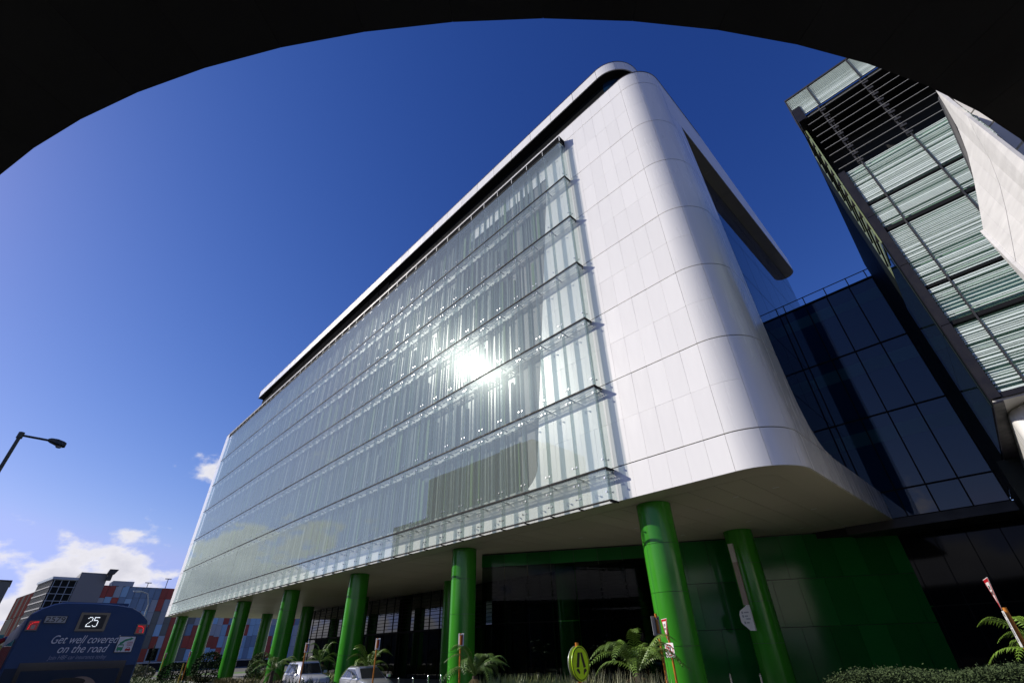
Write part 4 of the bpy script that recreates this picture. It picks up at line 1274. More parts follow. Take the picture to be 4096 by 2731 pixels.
# ================================================================== CARS
def make_car(name, label, cat, paint, Lc, W, H, hood_z, belt_z, cab, roofpts, loc, rot, group):
    """local x forward, y left, ground at z=0. cab = (rear base x, front base x); roofpts = (rear top x, front top x)"""
    t = thing(name, label, cat, (0, 0, 0), group)
    hw = W / 2
    st = [(-Lc / 2, 0.80, 0.45, belt_z - 0.08), (-Lc / 2 + 0.12, 0.92, 0.32, belt_z), (-Lc * 0.3, 1.0, 0.25, belt_z), (0, 1.0, 0.24, belt_z),
          (cab[1] - 0.1, 1.0, 0.24, belt_z - 0.01), (cab[1] + 0.35, 0.98, 0.25, hood_z + 0.02), (Lc / 2 - 0.45, 0.95, 0.27, hood_z - 0.07), (Lc / 2 - 0.12, 0.86, 0.32, hood_z - 0.22), (Lc / 2, 0.74, 0.40, hood_z - 0.36)]
    rings = []
    for x, k, zb, zt in st:
        y = hw * k
        half = [(0.55 * y, zb), (0.93 * y, zb + 0.04), (y, zb + 0.25), (y, zb + (zt - zb) * 0.6), (0.975 * y, zt - 0.06), (0.92 * y, zt - 0.01), (0.6 * y, zt + 0.025)]
        rings.append([(x, yy, zz) for yy, zz in half] + [(x, -yy, zz) for yy, zz in reversed(half)])
    put('car_body', MB().loft(rings).mesh('car_body', paint, smooth=True), t)
    b0, b1 = cab
    r0_, r1_ = roofpts
    zb = belt_z - 0.02
    bw, rw_ = hw * 0.93, hw * 0.74
    def ringz(f):
        x0, x1 = b0 + (r0_ - b0) * f, b1 + (r1_ - b1) * f
        y = bw + (rw_ - bw) * f
        z = zb + (H - 0.05 - zb) * f
        c = 0.16
        return [(x0, -y + c, z), (x0 + c, -y, z), (x1 - 0.3, -y, z), (x1 - 0.06, -y + 0.14, z), (x1, 0, z), (x1 - 0.06, y - 0.14, z), (x1 - 0.3, y, z), (x0 + c, y, z), (x0, y - c, z), (x0 - 0.03, 0, z)]
    top = [(p[0] * 0.97 + 0.03 * (r0_ + r1_) / 2, p[1] * 0.86, H) for p in ringz(1.0)]
    put('cabin', MB().loft([ringz(0), ringz(0.5), ringz(1.0), top]).mesh('cabin', paint, smooth=True), t)
    def gp(nm, quad, nrm):
        n = Vector(nrm).normalized() * 0.012
        q = [Vector(p) for p in quad]
        vs = [p - n for p in q] + [p + n for p in q]
        k = len(q)
        fs = [tuple(range(k - 1, -1, -1)), tuple(range(k, 2 * k))] + [(i, (i + 1) % k, k + (i + 1) % k, k + i) for i in range(k)]
        return put(nm, MB().add(vs, fs).mesh(nm, CARG), t)
    def P(f, side, u):
        x0, x1 = b0 + (r0_ - b0) * f + 0.16, b1 + (r1_ - b1) * f - 0.3
        y = (bw + (rw_ - bw) * f) * side
        return (x0 + (x1 - x0) * u, y, zb + (H - 0.05 - zb) * f)
    for side in (-1, 1):
        for u0, u1, v0, v1 in ((0.02, 0.22, 0.05, 0.24), (0.26, 0.58, 0.27, 0.58), (0.62, 1.03, 0.61, 0.96)):
            gp('side_window', [P(0.14, side, u0), P(0.14, side, u1), P(0.88, side, v1), P(0.88, side, v0)], (0, side, 0.3))
    f0, f1 = 0.10, 0.93
    def F(f, y):
        x1 = b1 + (r1_ - b1) * f
        yy = (bw + (rw_ - bw) * f)
        return (x1 - 0.06 * abs(y) ** 2 * 1.0, (yy - 0.16) * y, zb + (H - 0.05 - zb) * f)
    gp('windscreen', [F(f0, -1), F(f0, 0), F(f0, 1), F(f1, 1), F(f1, 0), F(f1, -1)], (0.8, 0, 0.6))
    gp('rear_window', [(b0 - 0.02, -bw * 0.75, zb + 0.1), (b0 - 0.02, bw * 0.75, zb + 0.1), (r0_ - 0.02, rw_ * 0.72, H - 0.13), (r0_ - 0.02, -rw_ * 0.72, H - 0.13)], (-1, 0, 0.3))
    for side in (-1, 1):
        mr = put('wing_mirror', MB().loft([[(b1 - 0.42 + dx, side * (hw * 0.94 + 0.17 + dy * k), belt_z + 0.10 + dz * k) for dy, dz in ((-0.12, -0.07), (0.10, -0.07), (0.12, 0.0), (0.1, 0.09), (-0.12, 0.09))] for dx, k in ((-0.06, 0.95), (0.02, 1.0), (0.09, 0.6))]).mesh('wing_mirror', paint, smooth=True), t)
        for hx in (-0.35, 0.55):
            put('door_handle', MB().box(hx - 0.09, hx + 0.09, side * hw - 0.02, side * hw + 0.025, belt_z - 0.2, belt_z - 0.16).mesh('door_handle', CHROME), t)
        put('headlight', MB().prism([(0, 0), (0.30, -0.04), (0.34, 0.09), (0.02, 0.15)], (Lc / 2 - 0.38, side * hw * 0.83 - 0.1, hood_z - 0.3), (0.75, 0, -0.1), (0, 0, 1), 0.2).mesh('headlight', HLAMP), t)
        for x in (-Lc * 0.29, Lc * 0.31):
            wh = put('wheel', MB().tube((x, side * (hw - 0.2), 0.34), (x, side * (hw + 0.01), 0.34), 0.34, 22).mesh('wheel', TYRE, smooth=True), t)
            put('rim', MB().tube((x, side * (hw - 0.1), 0.34), (x, side * (hw + 0.02), 0.34), 0.22, 16).mesh('rim', GRATE, smooth=True), wh)
    put('grille', MB().box(Lc / 2 - 0.06, Lc / 2 + 0.02, -hw * 0.45, hw * 0.45, 0.52, hood_z - 0.38).mesh('grille', BLACK), t)
    put('roof_rail', MB().bar((r0_ + 0.1, -rw_ * 0.8, H + 0.02), (r1_ - 0.1, -rw_ * 0.8, H + 0.02), 0.03, 0.03).bar((r0_ + 0.1, rw_ * 0.8, H + 0.02), (r1_ - 0.1, rw_ * 0.8, H + 0.02), 0.03, 0.03).mesh('roof_rail', DGREY), t)
    t.location = loc
    t.rotation_euler = (0, 0, rot)
    return t
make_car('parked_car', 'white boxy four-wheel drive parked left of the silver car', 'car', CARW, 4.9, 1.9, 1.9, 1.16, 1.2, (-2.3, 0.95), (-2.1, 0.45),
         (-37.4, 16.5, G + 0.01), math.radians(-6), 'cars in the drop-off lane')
make_car('parked_car', 'silver rounded hatchback with dark bonnet in front of green column', 'car', CARS, 4.6, 1.86, 1.62, 0.98, 1.05, (-2.15, 1.15), (-1.5, 0.1),
         (-30.0, 16.9, G + 0.01), math.radians(-8), 'cars in the drop-off lane')

# ================================================================== SIGNS AND STREET FURNITURE
def ldir(ang):
    a = math.radians(ang)
    return Vector((math.cos(a), math.sin(a), 0))
# pedestrian crossing sign: two round yellow faces on one orange post
def ped_sign():
    t = thing('pedestrian_sign', 'round yellow walking legs crossing sign on an orange post', 'sign', (-9.14, 11.1, G))
    put('post', MB().tube((-9.14, 11.13, G), (-9.14, 11.13, 1.91), 0.045, 10).mesh('post', ORANGE, smooth=True), t)
    ax = ldir(93)
    n = Vector((ax.y, -ax.x, 0))
    for off, nm in ((0.06, 'sign_disc'), (-0.05, 'rear_disc')):
        c = Vector((-9.14, 11.13, 1.465)) + n * off
        rim = put(nm, MB().prism([(0.375 * math.cos(i * math.pi / 20), 0.375 * math.sin(i * math.pi / 20)) for i in range(40)], c, ax, (0, 0, 1), 0.012).mesh(nm, SIGNY if off > 0 else SIGNGREY), t)
        if off < 0:
            continue
        def fl(nm, poly, m, d):
            put(nm, MB().prism(poly, c + n * d, ax, (0, 0, 1), 0.002).mesh(nm, m), rim)
        ring = MB()
        N_ = 40
        for i in range(N_):
            a0, a1 = 2 * math.pi * i / N_, 2 * math.pi * (i + 1) / N_
            ring.prism([(0.355 * math.cos(a0), 0.355 * math.sin(a0)), (0.355 * math.cos(a1), 0.355 * math.sin(a1)), (0.335 * math.cos(a1), 0.335 * math.sin(a1)), (0.335 * math.cos(a0), 0.335 * math.sin(a0))], c + n * 0.013, ax, (0, 0, 1), 0.002)
        put('sign_border', ring.mesh('sign_border', SIGNK), rim)
        fl('leg_symbol', [(-0.10, 0.23), (0.0, 0.23), (-0.08, -0.08), (-0.19, -0.08)], SIGNK, 0.013)
        fl('leg_symbol', [(0.012, 0.23), (0.09, 0.23), (0.21, -0.08), (0.11, -0.10)], SIGNK, 0.013)
        fl('shoe_symbol', [(-0.17, -0.11), (-0.10, -0.11), (-0.05, -0.19), (-0.08, -0.22), (-0.20, -0.13)], SIGNK, 0.013)
        fl('shoe_symbol', [(0.11, -0.13), (0.20, -0.11), (0.24, -0.16), (0.15, -0.20), (0.10, -0.25), (0.09, -0.22)], SIGNK, 0.013)
ped_sign()

def give_way(parent, c, ax, size):
    n = Vector((ax.y, -ax.x, 0))
    h = size * 0.866
    def tri(k):
        return [(-size / 2 * k, h * 0.5 * k + (0.07 * h * (1 - k))), (size / 2 * k, h * 0.5 * k + (0.07 * h * (1 - k))), (0, -h * 0.5 * k + 0.05 * h * (1 - k) + 0.0)]
    p = put('give_way_plate', MB().prism(tri(1.0), c, ax, (0, 0, 1), 0.01).mesh('give_way_plate', SIGNW), parent)
    put('red_border', MB().prism(tri(0.95), c + n * 0.0105, ax, (0, 0, 1), 0.002).mesh('red_border', SIGNR), p)
    put('white_centre', MB().prism([(u, v + 0.015) for u, v in tri(0.66)], c + n * 0.013, ax, (0, 0, 1), 0.002).mesh('white_centre', SIGNW), p)
    text('lettering', 'GIVE', 0.12 * size / 0.75, c + n * 0.0165 + Vector((0, 0, 0.12 * size)), ax, (0, 0, 1), SIGNK, p)
    text('lettering', 'WAY', 0.11 * size / 0.75, c + n * 0.0165 + Vector((0, 0, -0.03 * size)), ax, (0, 0, 1), SIGNK, p)

t = thing('give_way_sign', 'red and white give way triangle above a no left turn plate', 'sign', (-10.9, 18.9, G))
pb = Vector((-10.27, 17.75, 0))
put('post', MB().tube((pb.x, pb.y, G), (pb.x, pb.y, 2.55), 0.04, 10).mesh('post', ORANGE, smooth=True), t)
ax = ldir(-45)
nn = Vector((ax.y, -ax.x, 0))
give_way(t, pb + nn * 0.05 + Vector((0, 0, 2.265)), ax, 0.78)
ax = ldir(-15)
nn = Vector((ax.y, -ax.x, 0))
c = pb + nn * 0.05 + Vector((0, 0, 1.645))
p = put('no_left_turn_plate', MB().prism([(-0.20, -0.215), (0.20, -0.215), (0.215, -0.2), (0.215, 0.2), (0.20, 0.215), (-0.20, 0.215), (-0.215, 0.2), (-0.215, -0.2)], c, ax, (0, 0, 1), 0.01).mesh('no_left_turn_plate', SIGNW), t)
ring = MB()
for i in range(28):
    a0, a1 = 2 * math.pi * i / 28, 2 * math.pi * (i + 1) / 28
    ring.prism([(0.175 * math.cos(a0), 0.175 * math.sin(a0)), (0.175 * math.cos(a1), 0.175 * math.sin(a1)), (0.145 * math.cos(a1), 0.145 * math.sin(a1)), (0.145 * math.cos(a0), 0.145 * math.sin(a0))], c + nn * 0.011, ax, (0, 0, 1), 0.002)
ring.prism([(-0.13, 0.105), (-0.105, 0.13), (0.13, -0.105), (0.105, -0.13)], c + nn * 0.016, ax, (0, 0, 1), 0.002)
put('red_ring', ring.mesh('red_ring', SIGNR), p)
put('turn_arrow', MB().prism([(0.07, -0.13), (0.035, -0.13), (0.03, 0.045), (-0.03, 0.045), (-0.03, 0.01), (-0.12, 0.065), (-0.03, 0.12), (-0.03, 0.085), (0.07, 0.085)], c + nn * 0.011, ax, (0, 0, 1), 0.002).mesh('turn_arrow', SIGNK), p)

t = thing('plain_sign_back', 'grey back of a rectangular sign on an orange post', 'sign', (-9.9, 16.7, G))
pb = Vector((-9.92, 16.55, 0))
put('post', MB().tube((pb.x, pb.y, G), (pb.x, pb.y, 2.72), 0.045, 10).mesh('post', ORANGE, smooth=True), t)
ax = ldir(84)
nn = Vector((ax.y, -ax.x, 0))
put('sign_plate', MB().prism([(-0.2, -0.29), (0.2, -0.29), (0.22, -0.27), (0.22, 0.27), (0.2, 0.29), (-0.2, 0.29), (-0.22, 0.27), (-0.22, -0.27)], pb - nn * 0.06 + Vector((0, 0, 2.36)), ax, (0, 0, 1), 0.01).mesh('sign_plate', SIGNGREY), t)
put('clamp', MB().box(pb.x - 0.06, pb.x + 0.06, pb.y - 0.06, pb.y + 0.06, 2.1, 2.13).box(pb.x - 0.06, pb.x + 0.06, pb.y - 0.06, pb.y + 0.06, 2.55, 2.58).mesh('clamp', STEEL), t)

t = thing('give_way_sign', 'red-edged warning triangle over a white arrow plate, seen edge-on', 'sign', (-1.05, 19, G))
pb = Vector((-1.02, 19.1, 0))
put('post', MB().tube((pb.x, pb.y, G), (pb.x, pb.y, 2.4), 0.05, 10).mesh('post', ORANGE, smooth=True), t)
ax = Vector((0.19, -0.982, 0)).normalized()
nn = Vector((ax.y, -ax.x, 0))
give_way(t, pb + Vector((0, 0, 2.72)) + nn * 0.06, ax, 0.86)
p = put('arrow_plate', MB().prism([(-0.15, -0.4), (0.15, -0.4), (0.15, 0.4), (-0.15, 0.4)], pb + nn * 0.06 + Vector((0, 0, 1.93)), ax, (0, 0, 1), 0.01).mesh('arrow_plate', SIGNW), t)
for (z, s) in ((2.2, 'A'), (1.65, 'A')):
    put('black_arrow', MB().prism([(-0.06, 0), (0.06, 0), (0, 0.1)], pb + nn * 0.072 + Vector((0, 0, z)), ax, (0, 0, 1), 0.002).mesh('black_arrow', SIGNK), p)
put('grey_legend', MB().prism([(-0.08, -0.05), (0.08, -0.05), (0.08, 0.12), (-0.08, 0.12)], pb + nn * 0.072 + Vector((0, 0, 2.0)), ax, (0, 0, 1), 0.002).prism([(-0.08, -0.05), (0.08, -0.05), (0.08, 0.1), (-0.08, 0.1)], pb + nn * 0.072 + Vector((0, 0, 1.82)), ax, (0, 0, 1), 0.002).mesh('grey_legend', SIGNGREY), p)

def pole_sign(x, y, label):
    t = thing('parking_pole', label, 'sign', (x, y, G), 'orange parking poles along the lane')
    put('post', MB().tube((x, y, G), (x, y, 2.45), 0.04, 8).mesh('post', ORANGE, smooth=True), t)
    ax = ldir(28)
    nn = Vector((ax.y, -ax.x, 0))
    c = Vector((x, y, 2.2)) + nn * 0.045
    pl = put('sign_plate', MB().prism([(-0.13, -0.25), (0.13, -0.25), (0.13, 0.25), (-0.13, 0.25)], Vector((x, y, 2.2)) - nn * 0.06, ax, (0, 0, 1), 0.01).mesh('sign_plate', SIGNW), t)
    put('clamp', MB().tube((x, y, 1.98), (x, y, 2.02), 0.055, 8).tube((x, y, 2.38), (x, y, 2.42), 0.055, 8).mesh('clamp', STEEL), t)
    put('sign_symbol', MB().prism([(0.015, -0.18), (0.075, -0.18), (0.085, 0.16), (0.05, 0.2), (0.015, 0.17)], Vector((x, y, 2.2)) - nn * 0.048, ax, (0, 0, 1), 0.003).mesh('sign_symbol', SIGNR), pl)
pole_sign(-18.8, 15.29 - 0.35, 'orange pole with white plate before the fern and thick green column')
pole_sign(-24.9, 14.38, 'orange pole with white plate in front of the silver car')
pole_sign(-32.6, 14.04, 'orange pole with white plate in front of the white car')
pole_sign(-61.6, 14.9, 'orange pole with white plate before the second far column')
pole_sign(-73.0, 15.2, 'orange pole with white plate beside the dark clipped bush')
t = tag(build(MB().tube((-50.5, 12.0, G), (-50.5, 12.0, 1.55), 0.05, 8), 'marker_post', mat('yellow_post', (0.42, 0.33, 0.03), 0.5)), 'bare yellow post on the lawn right of the bus', 'post')
t = tag(build(MB().tube((-44.5, 16.3, G), (-44.5, 16.3, 1.0), 0.04, 8), 'marker_post', mat('brown_post_paint', (0.14, 0.09, 0.02), 0.6)), 'thin brown post at the foot of the third green column', 'post')

# bollards
def bollard(x, y, zt, label, grp):
    t = thing('bollard', label, 'bollard', (x, y, G), grp)
    put('tube', MB().tube((x, y, G), (x, y, zt - 0.06), 0.055, 12).mesh('tube', STEEL, smooth=True), t)
    put('cap', MB().tube((x, y, zt - 0.06), (x, y, zt), 0.055, 12, 0.03).mesh('cap', STEEL, smooth=True), t)
for (x, y, zt), lb in zip(((-29.2, 18.6, 0.58), (-27.7, 18.6, 0.62), (-26.2, 18.6, 0.72), (-25.0, 18.6, 0.76)),
                     ('steel bollard touching the silver car in view', 'steel bollard second along from the silver car', 'steel bollard third along from the silver car', 'slim steel bollard left of the sunlit green column')):
    bollard(x, y, zt, lb, 'steel bollards by the drop-off lane')
bollard(-12.4, 26.5, 0.6, 'steel bollard just right of the leaning green column base', 'steel bollards by the green wall')
bollard(-11.0, 26.6, 0.6, 'steel bollard nearer the green door', 'steel bollards by the green wall')

# street lamps
t = thing('street_lamp', 'dark street lamp with horizontal arm at the left edge', 'street lamp', (-29.9, -2.45, G))
put('pole', MB().tube((-29.9, -2.45, G), (-29.9, -2.45, 10.55), 0.09, 12, 0.07).mesh('pole', POLEDK, smooth=True), t)
put('pole_cap', MB().tube((-29.9, -2.45, 10.4), (-29.9, -2.45, 10.68), 0.11, 12).mesh('pole_cap', POLEDK, smooth=True), t)
put('arm', MB().tube((-29.9, -2.45, 10.55), (-29.93, -1.4, 10.56), 0.05, 10).mesh('arm', POLEDK, smooth=True), t)
rings = []
for y, ww, z0, z1 in ((-1.5, 0.06, 10.53, 10.62), (-1.4, 0.13, 10.48, 10.66), (-1.15, 0.17, 10.40, 10.66), (-0.9, 0.17, 10.36, 10.6), (-0.8, 0.13, 10.38, 10.55)):
    rings.append([(-29.93 - ww, y, z0 + 0.05), (-29.93 - ww * 0.7, y, z0), (-29.93 + ww * 0.7, y, z0), (-29.93 + ww, y, z0 + 0.05), (-29.93 + ww * 0.8, y, z1), (-29.93 - ww * 0.8, y, z1)])
hd = put('lamp_head', MB().loft(rings).mesh('lamp_head', POLEDK, smooth=True), t)
put('lens', MB().tube((-29.93, -1.02, 10.36), (-29.93, -1.02, 10.30), 0.13, 14, 0.09).mesh('lens', LENS, smooth=True), hd)
t = thing('street_lamp', 'pale curved street lamp in front of the coloured car park', 'street lamp', (-69.1, 11.2, G))
put('pole', MB().tube((-69.1, 11.25, G), (-69.1, 11.2, 6.9), 0.08, 10, 0.06).mesh('pole', GRATE, smooth=True), t)
put('arm', MB().tube((-69.1, 11.2, 6.85), (-69.15, 10.8, 7.9), 0.05, 8).tube((-69.15, 10.8, 7.88), (-69.2, 10.1, 8.12), 0.05, 8).mesh('arm', GRATE, smooth=True), t)
put('lamp_head', MB().loft([[(-69.2 + a * k, y, 8.08 + b * k) for a, b in ((-0.16, -0.08), (0.16, -0.08), (0.12, 0.09), (-0.12, 0.09))] for y, k in ((10.2, 0.4), (10.0, 1.0), (9.6, 1.0), (9.4, 0.5))]).mesh('lamp_head', GRATE, smooth=True), t)

# traffic signal beside the bus
t = thing('traffic_light', 'dark traffic signal head right of the bus', 'traffic light', (-78.6, 14.9, G))
put('post', MB().tube((-78.6, 14.95, G), (-78.6, 14.95, 3.4), 0.07, 8).mesh('post', POLEDK, smooth=True), t)
put('backboard', MB().box(-78.65, -78.55, 14.45, 15.45, 1.75, 3.0).mesh('backboard', BLACK), t)
for k in range(3):
    put('signal_hood', MB().tube((-78.55, 14.95, 2.0 + k * 0.38), (-78.25, 14.95, 2.0 + k * 0.38), 0.16, 10).mesh('signal_hood', SIGNK, smooth=True), t)

# wayfinding totem on the second-row column
t = thing('wayfinding_totem', 'tall taupe wayfinding strip with white board hung on green column', 'sign', (-11.0, 27.1, 2.2))
put('strip', MB().prism([(-11.06, 5.35), (-10.81, 5.35), (-10.81, 6.25), (-11.06, 6.25)], (0, 27.12, 0), (1, 0, 0), (0, 0, 1), 0.12).mesh('strip', CREAM), t)
put('strip', MB().prism([(-11.06, 3.38), (-10.81, 3.38), (-10.81, 5.345), (-11.06, 5.345)], (0, 27.12, 0), (1, 0, 0), (0, 0, 1), 0.12).mesh('strip', TOTEM), t)
bd = put('board', MB().prism([(-10.80, 3.375), (-10.95, 3.375), (-11.05, 3.3), (-11.2, 3.22), (-11.34, 3.14), (-11.41, 2.98), (-11.41, 2.66), (-11.36, 2.58), (-11.06, 2.28), (-10.80, 2.27)], (0, 27.12, 0), (1, 0, 0), (0, 0, 1), 0.10).mesh('board', SIGNW), t)
mb = MB()
for k, (z, x0, x1) in enumerate(((3.06, -11.16, -10.92), (2.9, -11.16, -11.0), (2.78, -11.12, -10.9), (2.62, -11.14, -11.0))):
    mb.prism([(x0, z - 0.03), (x1, z - 0.03), (x1, z + 0.03), (x0, z + 0.03)], (0, 27.018, 0), (1, 0, 0), (0, 0, 1), 0.004)
    if k != 2:
        mb.prism([(x0 - 0.12, z - 0.05), (x0 - 0.04, z - 0.05), (x0 - 0.04, z + 0.05), (x0 - 0.12, z + 0.05)], (0, 27.018, 0), (1, 0, 0), (0, 0, 1), 0.004)
put('board_legend', mb.mesh('board_legend', SIGNGREY), bd)

# coloured things beside the bus at the left edge
t = thing('coloured_hoarding', 'red, mustard and teal panels half hidden left of the bus', 'hoarding', (-45, 0.6, G))
put('red_board', MB().box(-45.2, -45.0, -0.9, 0.45, G, 2.7).mesh('red_board', RED), t)
put('mustard_board', MB().box(-44.9, -44.7, 0.55, 1.3, G, 2.75).mesh('mustard_board', PLAYY), t)
put('teal_board', MB().box(-45.4, -45.2, -1.2, 0.6, 2.72, 3.3).mesh('teal_board', TEALP), t)
for k in range(5):
    y, z = 0.62 + 0.2 * k, 2.95 + 0.1 * (k % 2)
    put('bundle', MB().tube((-45.1, y - 0.1, z), (-45.1, y + 0.16, z + 0.16), 0.16, 8, 0.1).mesh('bundle', (RED, NAVY, NAVY, GBLUE, NAVY)[k], smooth=True), t)

# ================================================================== PLANTS
def frond_mesh(name, material, length, up, droop, n=26, wmax=0.30, dens=1):
    """feathery frond along +x: a bent rachis with pairs of toothed leaflets"""
    mb = MB()
    pts = []
    for i in range(n + 1):
        u = i / n
        pts.append(Vector((length * (u * 0.95), 0, up * math.sin(u * math.pi * 0.55) - droop * u ** 2.6)))
    for i in range(n):
        mb.tube(pts[i], pts[i + 1], 0.012 * (1 - 0.8 * i / n) + 0.003, 3)
    for i in range(2, n):
        u = i / n
        lw = wmax * math.sin(math.pi * min(1, u * 0.86 + 0.12)) ** 0.8 * rnd.uniform(0.85, 1.1)
        tg = (pts[min(i + 1, n)] - pts[i - 1]).normalized()
        for sgn in (-1, 1):
            dr_ = Vector((0, sgn, 0)) * 0.86 + tg * 0.5
            p1 = pts[i] + dr_ * (lw * 0.55) + Vector((0, 0, 0.03 * lw))
            p2 = pts[i] + dr_ * lw + Vector((0, 0, -(0.22 + 0.2 * rnd.random()) * lw))
            hw = 0.016 + 0.006 * rnd.random()
            mb.add([pts[i] - tg * hw * 0.6, pts[i] + tg * hw * 0.6, p1 + tg * hw, p2, p1 - tg * hw], [(0, 1, 2, 4), (4, 2, 3)])
    return mb.mesh(name, material, fix=False)
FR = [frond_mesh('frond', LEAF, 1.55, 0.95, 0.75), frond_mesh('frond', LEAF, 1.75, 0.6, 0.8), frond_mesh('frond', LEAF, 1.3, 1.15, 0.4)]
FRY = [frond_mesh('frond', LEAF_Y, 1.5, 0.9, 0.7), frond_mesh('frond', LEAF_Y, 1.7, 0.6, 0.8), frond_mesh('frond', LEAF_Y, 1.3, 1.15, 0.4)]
FRD = frond_mesh('frond', FROND_DEAD, 1.4, 0.05, 1.0)
def fern(x, y, zc, scale, label, sunny=False, n=13, seed=0, dead=3):
    r = random.Random(seed)
    t = thing('tree_fern', label, 'fern', (x, y, G), 'tree ferns in the garden bed')
    put('trunk', MB().tube((x, y, G), (x + 0.05, y, zc), 0.16, 9, 0.11).mesh('trunk', BARK, smooth=True), t)
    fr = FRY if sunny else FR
    for k in range(n):
        a = 2 * math.pi * (k + r.uniform(-0.3, 0.3)) / n
        s = scale * r.uniform(0.85, 1.12)
        mw = T(x + 0.05, y, zc) @ Matrix.Rotation(a, 4, 'Z') @ Matrix.Rotation(r.uniform(-0.3, 0.25), 4, 'Y') @ Matrix.Rotation(r.uniform(-0.35, 0.35), 4, 'X') @ Matrix.Scale(s, 4)
        put('frond', fr[k % 3], t, mw)
    for k in range(dead):
        a = r.uniform(0, 6.28)
        put('frond', FRD, t, T(x, y, zc - 0.08) @ Matrix.Rotation(a, 4, 'Z') @ Matrix.Rotation(0.25, 4, 'Y') @ Matrix.Scale(scale * 0.9, 4))
fern(-17.6, 14.75, 0.95, 1.05, 'feathery tree fern before the thick sunlit green column', seed=3, n=14)
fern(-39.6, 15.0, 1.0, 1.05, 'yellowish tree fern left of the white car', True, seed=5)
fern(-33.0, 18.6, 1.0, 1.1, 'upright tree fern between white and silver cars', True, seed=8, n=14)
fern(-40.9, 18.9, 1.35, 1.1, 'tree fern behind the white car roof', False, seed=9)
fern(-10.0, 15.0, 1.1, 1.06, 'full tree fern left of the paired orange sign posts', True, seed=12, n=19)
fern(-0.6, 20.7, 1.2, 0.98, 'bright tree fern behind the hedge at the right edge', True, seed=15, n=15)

def blades(name, label, x0, x1, y0, y1, n, h, material, tilt=0.35, wd=0.03):
    mb = MB()
    for i in range(n):
        x, y = rnd.uniform(x0, x1), rnd.uniform(y0, y1)
        a = rnd.uniform(0, 6.28)
        t_ = rnd.uniform(0.05, tilt)
        hh = h * rnd.uniform(0.6, 1.05)
        d = Vector((math.cos(a), math.sin(a), 0))
        s = Vector((-d.y, d.x, 0)) * wd
        b = Vector((x, y, G + 0.1))
        m1 = b + Vector((0, 0, hh * 0.55)) + d * (hh * t_ * 0.35)
        tp = b + Vector((0, 0, hh)) + d * (hh * t_ * 1.2)
        mb.add([b - s, b + s, m1 + s * 0.8, tp, m1 - s * 0.8], [(0, 1, 2, 4), (4, 2, 3)])
    o = build(mb, name, material, fix=False, origin=((x0 + x1) / 2, (y0 + y1) / 2, G))
    return tag(o, label, None, kind='stuff')
blades('strap_leaves', 'pale yellow-green strap leaves around the crossing sign', -14.2, -10.7, 11.9, 13.6, 2600, 1.45, BLADE, 0.45)
blades('thin_reeds', 'thin upright grey-green reeds right of the crossing sign', -11.2, -7.6, 12.2, 13.4, 1100, 1.62, mat('reed', (0.24, 0.25, 0.13), 0.5, var=0.3, scale=8), 0.22, 0.015)
blades('dark_flax', 'dark spiky flax below the white and silver cars', -35.5, -29.0, 13.2, 14.8, 260, 1.15, BLADE_D, 0.6, 0.05)
blades('lawn_grass', 'rough sunny grass right of the bus', -108, -56, 10.2, 15.0, 5200, 0.62, mat('rough_grass', (0.11, 0.16, 0.04), 0.6, var=0.3, scale=3), 0.6, 0.05)
blades('dry_ground_cover', 'dry brownish ground cover at the feet of the far columns', -80, -40, 18.4, 19.4, 2400, 0.55, mat('dry_cover', (0.17, 0.15, 0.06), 0.7, var=0.3, scale=3), 0.6, 0.05)
blades('bright_ground_cover', 'sunny yellow-green ground cover behind the white car', -62, -42, 20.6, 24.5, 2200, 0.9, mat('bright_cover', (0.15, 0.2, 0.03), 0.6, var=0.3, scale=3), 0.6, 0.06)

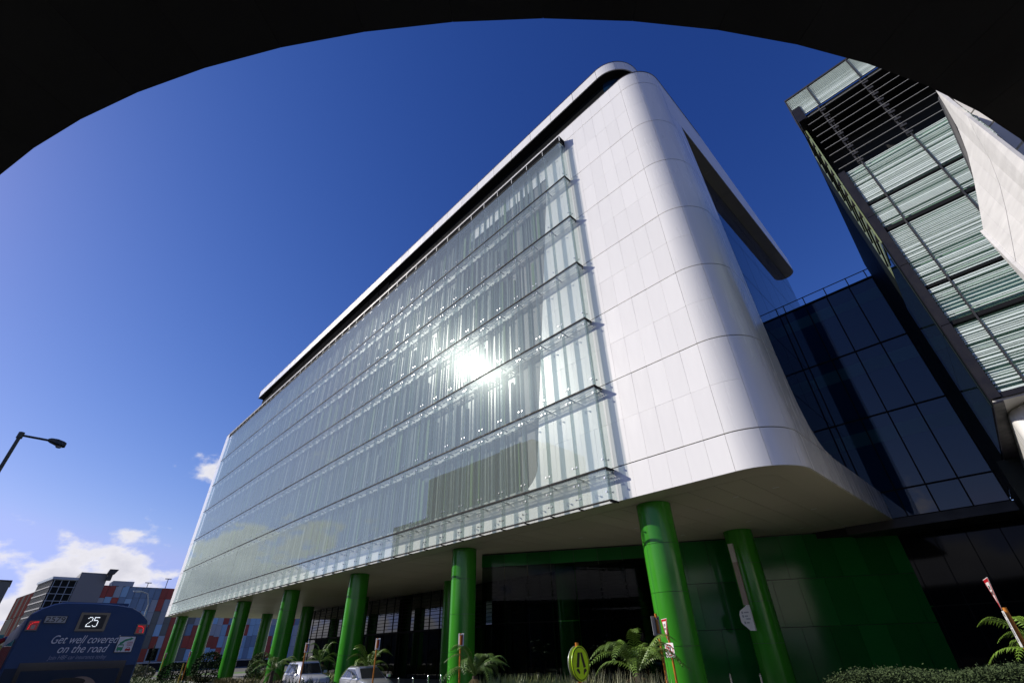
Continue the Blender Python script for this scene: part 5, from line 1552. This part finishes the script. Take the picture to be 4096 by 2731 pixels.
def leaf_cloud(mb, pts_fn, n, size):
    for i in range(n):
        p = pts_fn()
        a = Vector((rnd.gauss(0, 1), rnd.gauss(0, 1), rnd.gauss(0, 1))).normalized()
        b = a.orthogonal().normalized()
        s = size * rnd.uniform(0.6, 1.3)
        mb.add([p - a * s, p + b * s * 0.4, p + a * s, p - b * s * 0.4], [(0, 1, 2, 3)])
def hedge_pt():
    x = rnd.uniform(-5.35, 4.0)
    y = rnd.uniform(16.6, 18.4)
    base = 0.97 + 0.03 * math.sin(x * 3.1) + 0.05 * math.sin(x * 1.3 + 2) + 0.03 * (x + 5)
    if x < -4.6:
        base -= ((-4.6 - x) / 0.75) ** 2 * 0.35
    q = rnd.random()
    if q < 0.6:
        z = base + rnd.gauss(0, 0.045) + (0.08 if rnd.random() < 0.1 else 0)
    else:
        z = rnd.uniform(G, base)
        y = 16.6 + abs(rnd.gauss(0, 0.08))
    return Vector((x, y, z))
hd = thing('hedge', 'long clipped grey-green hedge along the bottom right', 'hedge', (-0.7, 17.5, G))
mb = MB()
leaf_cloud(mb, hedge_pt, 52000, 0.032)
o = build(mb, 'foliage', HEDGEM, hd, fix=False)
o['kind'] = 'stuff'
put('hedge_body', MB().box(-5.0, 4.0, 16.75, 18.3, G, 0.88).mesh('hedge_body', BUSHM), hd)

def bush(x, y, r, h, label, material, n=2600, size=0.09):
    t = thing('bush', label, 'bush', (x, y, G))
    mb = MB()
    def pt():
        v = Vector((rnd.gauss(0, 1), rnd.gauss(0, 1), rnd.gauss(0, 1))).normalized() * rnd.uniform(0.82, 1.03)
        return Vector((x + v.x * r, y + v.y * r, G + h * 0.5 + v.z * h * 0.5))
    leaf_cloud(mb, pt, n, size)
    o = build(mb, 'foliage', material, t, fix=False)
    o['kind'] = 'stuff'
    put('stem', MB().tube((x, y, G), (x, y, G + h * 0.6), 0.08, 6).mesh('stem', BARK), t)
bush(-64.5, 14.6, 1.25, 2.0, 'dark round clipped bush between the two far columns', BUSHM)
bush(-66.5, 18.2, 1.5, 2.9, 'taller loose dark bush behind the clipped one', BUSHM, 2200, 0.12)
bush(-58.5, 20.5, 0.9, 2.6, 'narrow olive shrub beside the third far column', HEDGEM, 1500, 0.1)
bush(-90.0, 15.2, 1.9, 1.9, 'pale silvery shrub row piece right of the bus', mat('silver_foliage', (0.15, 0.16, 0.10), 0.9, var=0.3, scale=5, spec=0.1), 2200, 0.12)
bush(-84.5, 15.4, 1.7, 1.7, 'second pale silvery shrub next to the first far column', MATS['silver_foliage'], 2000, 0.12)
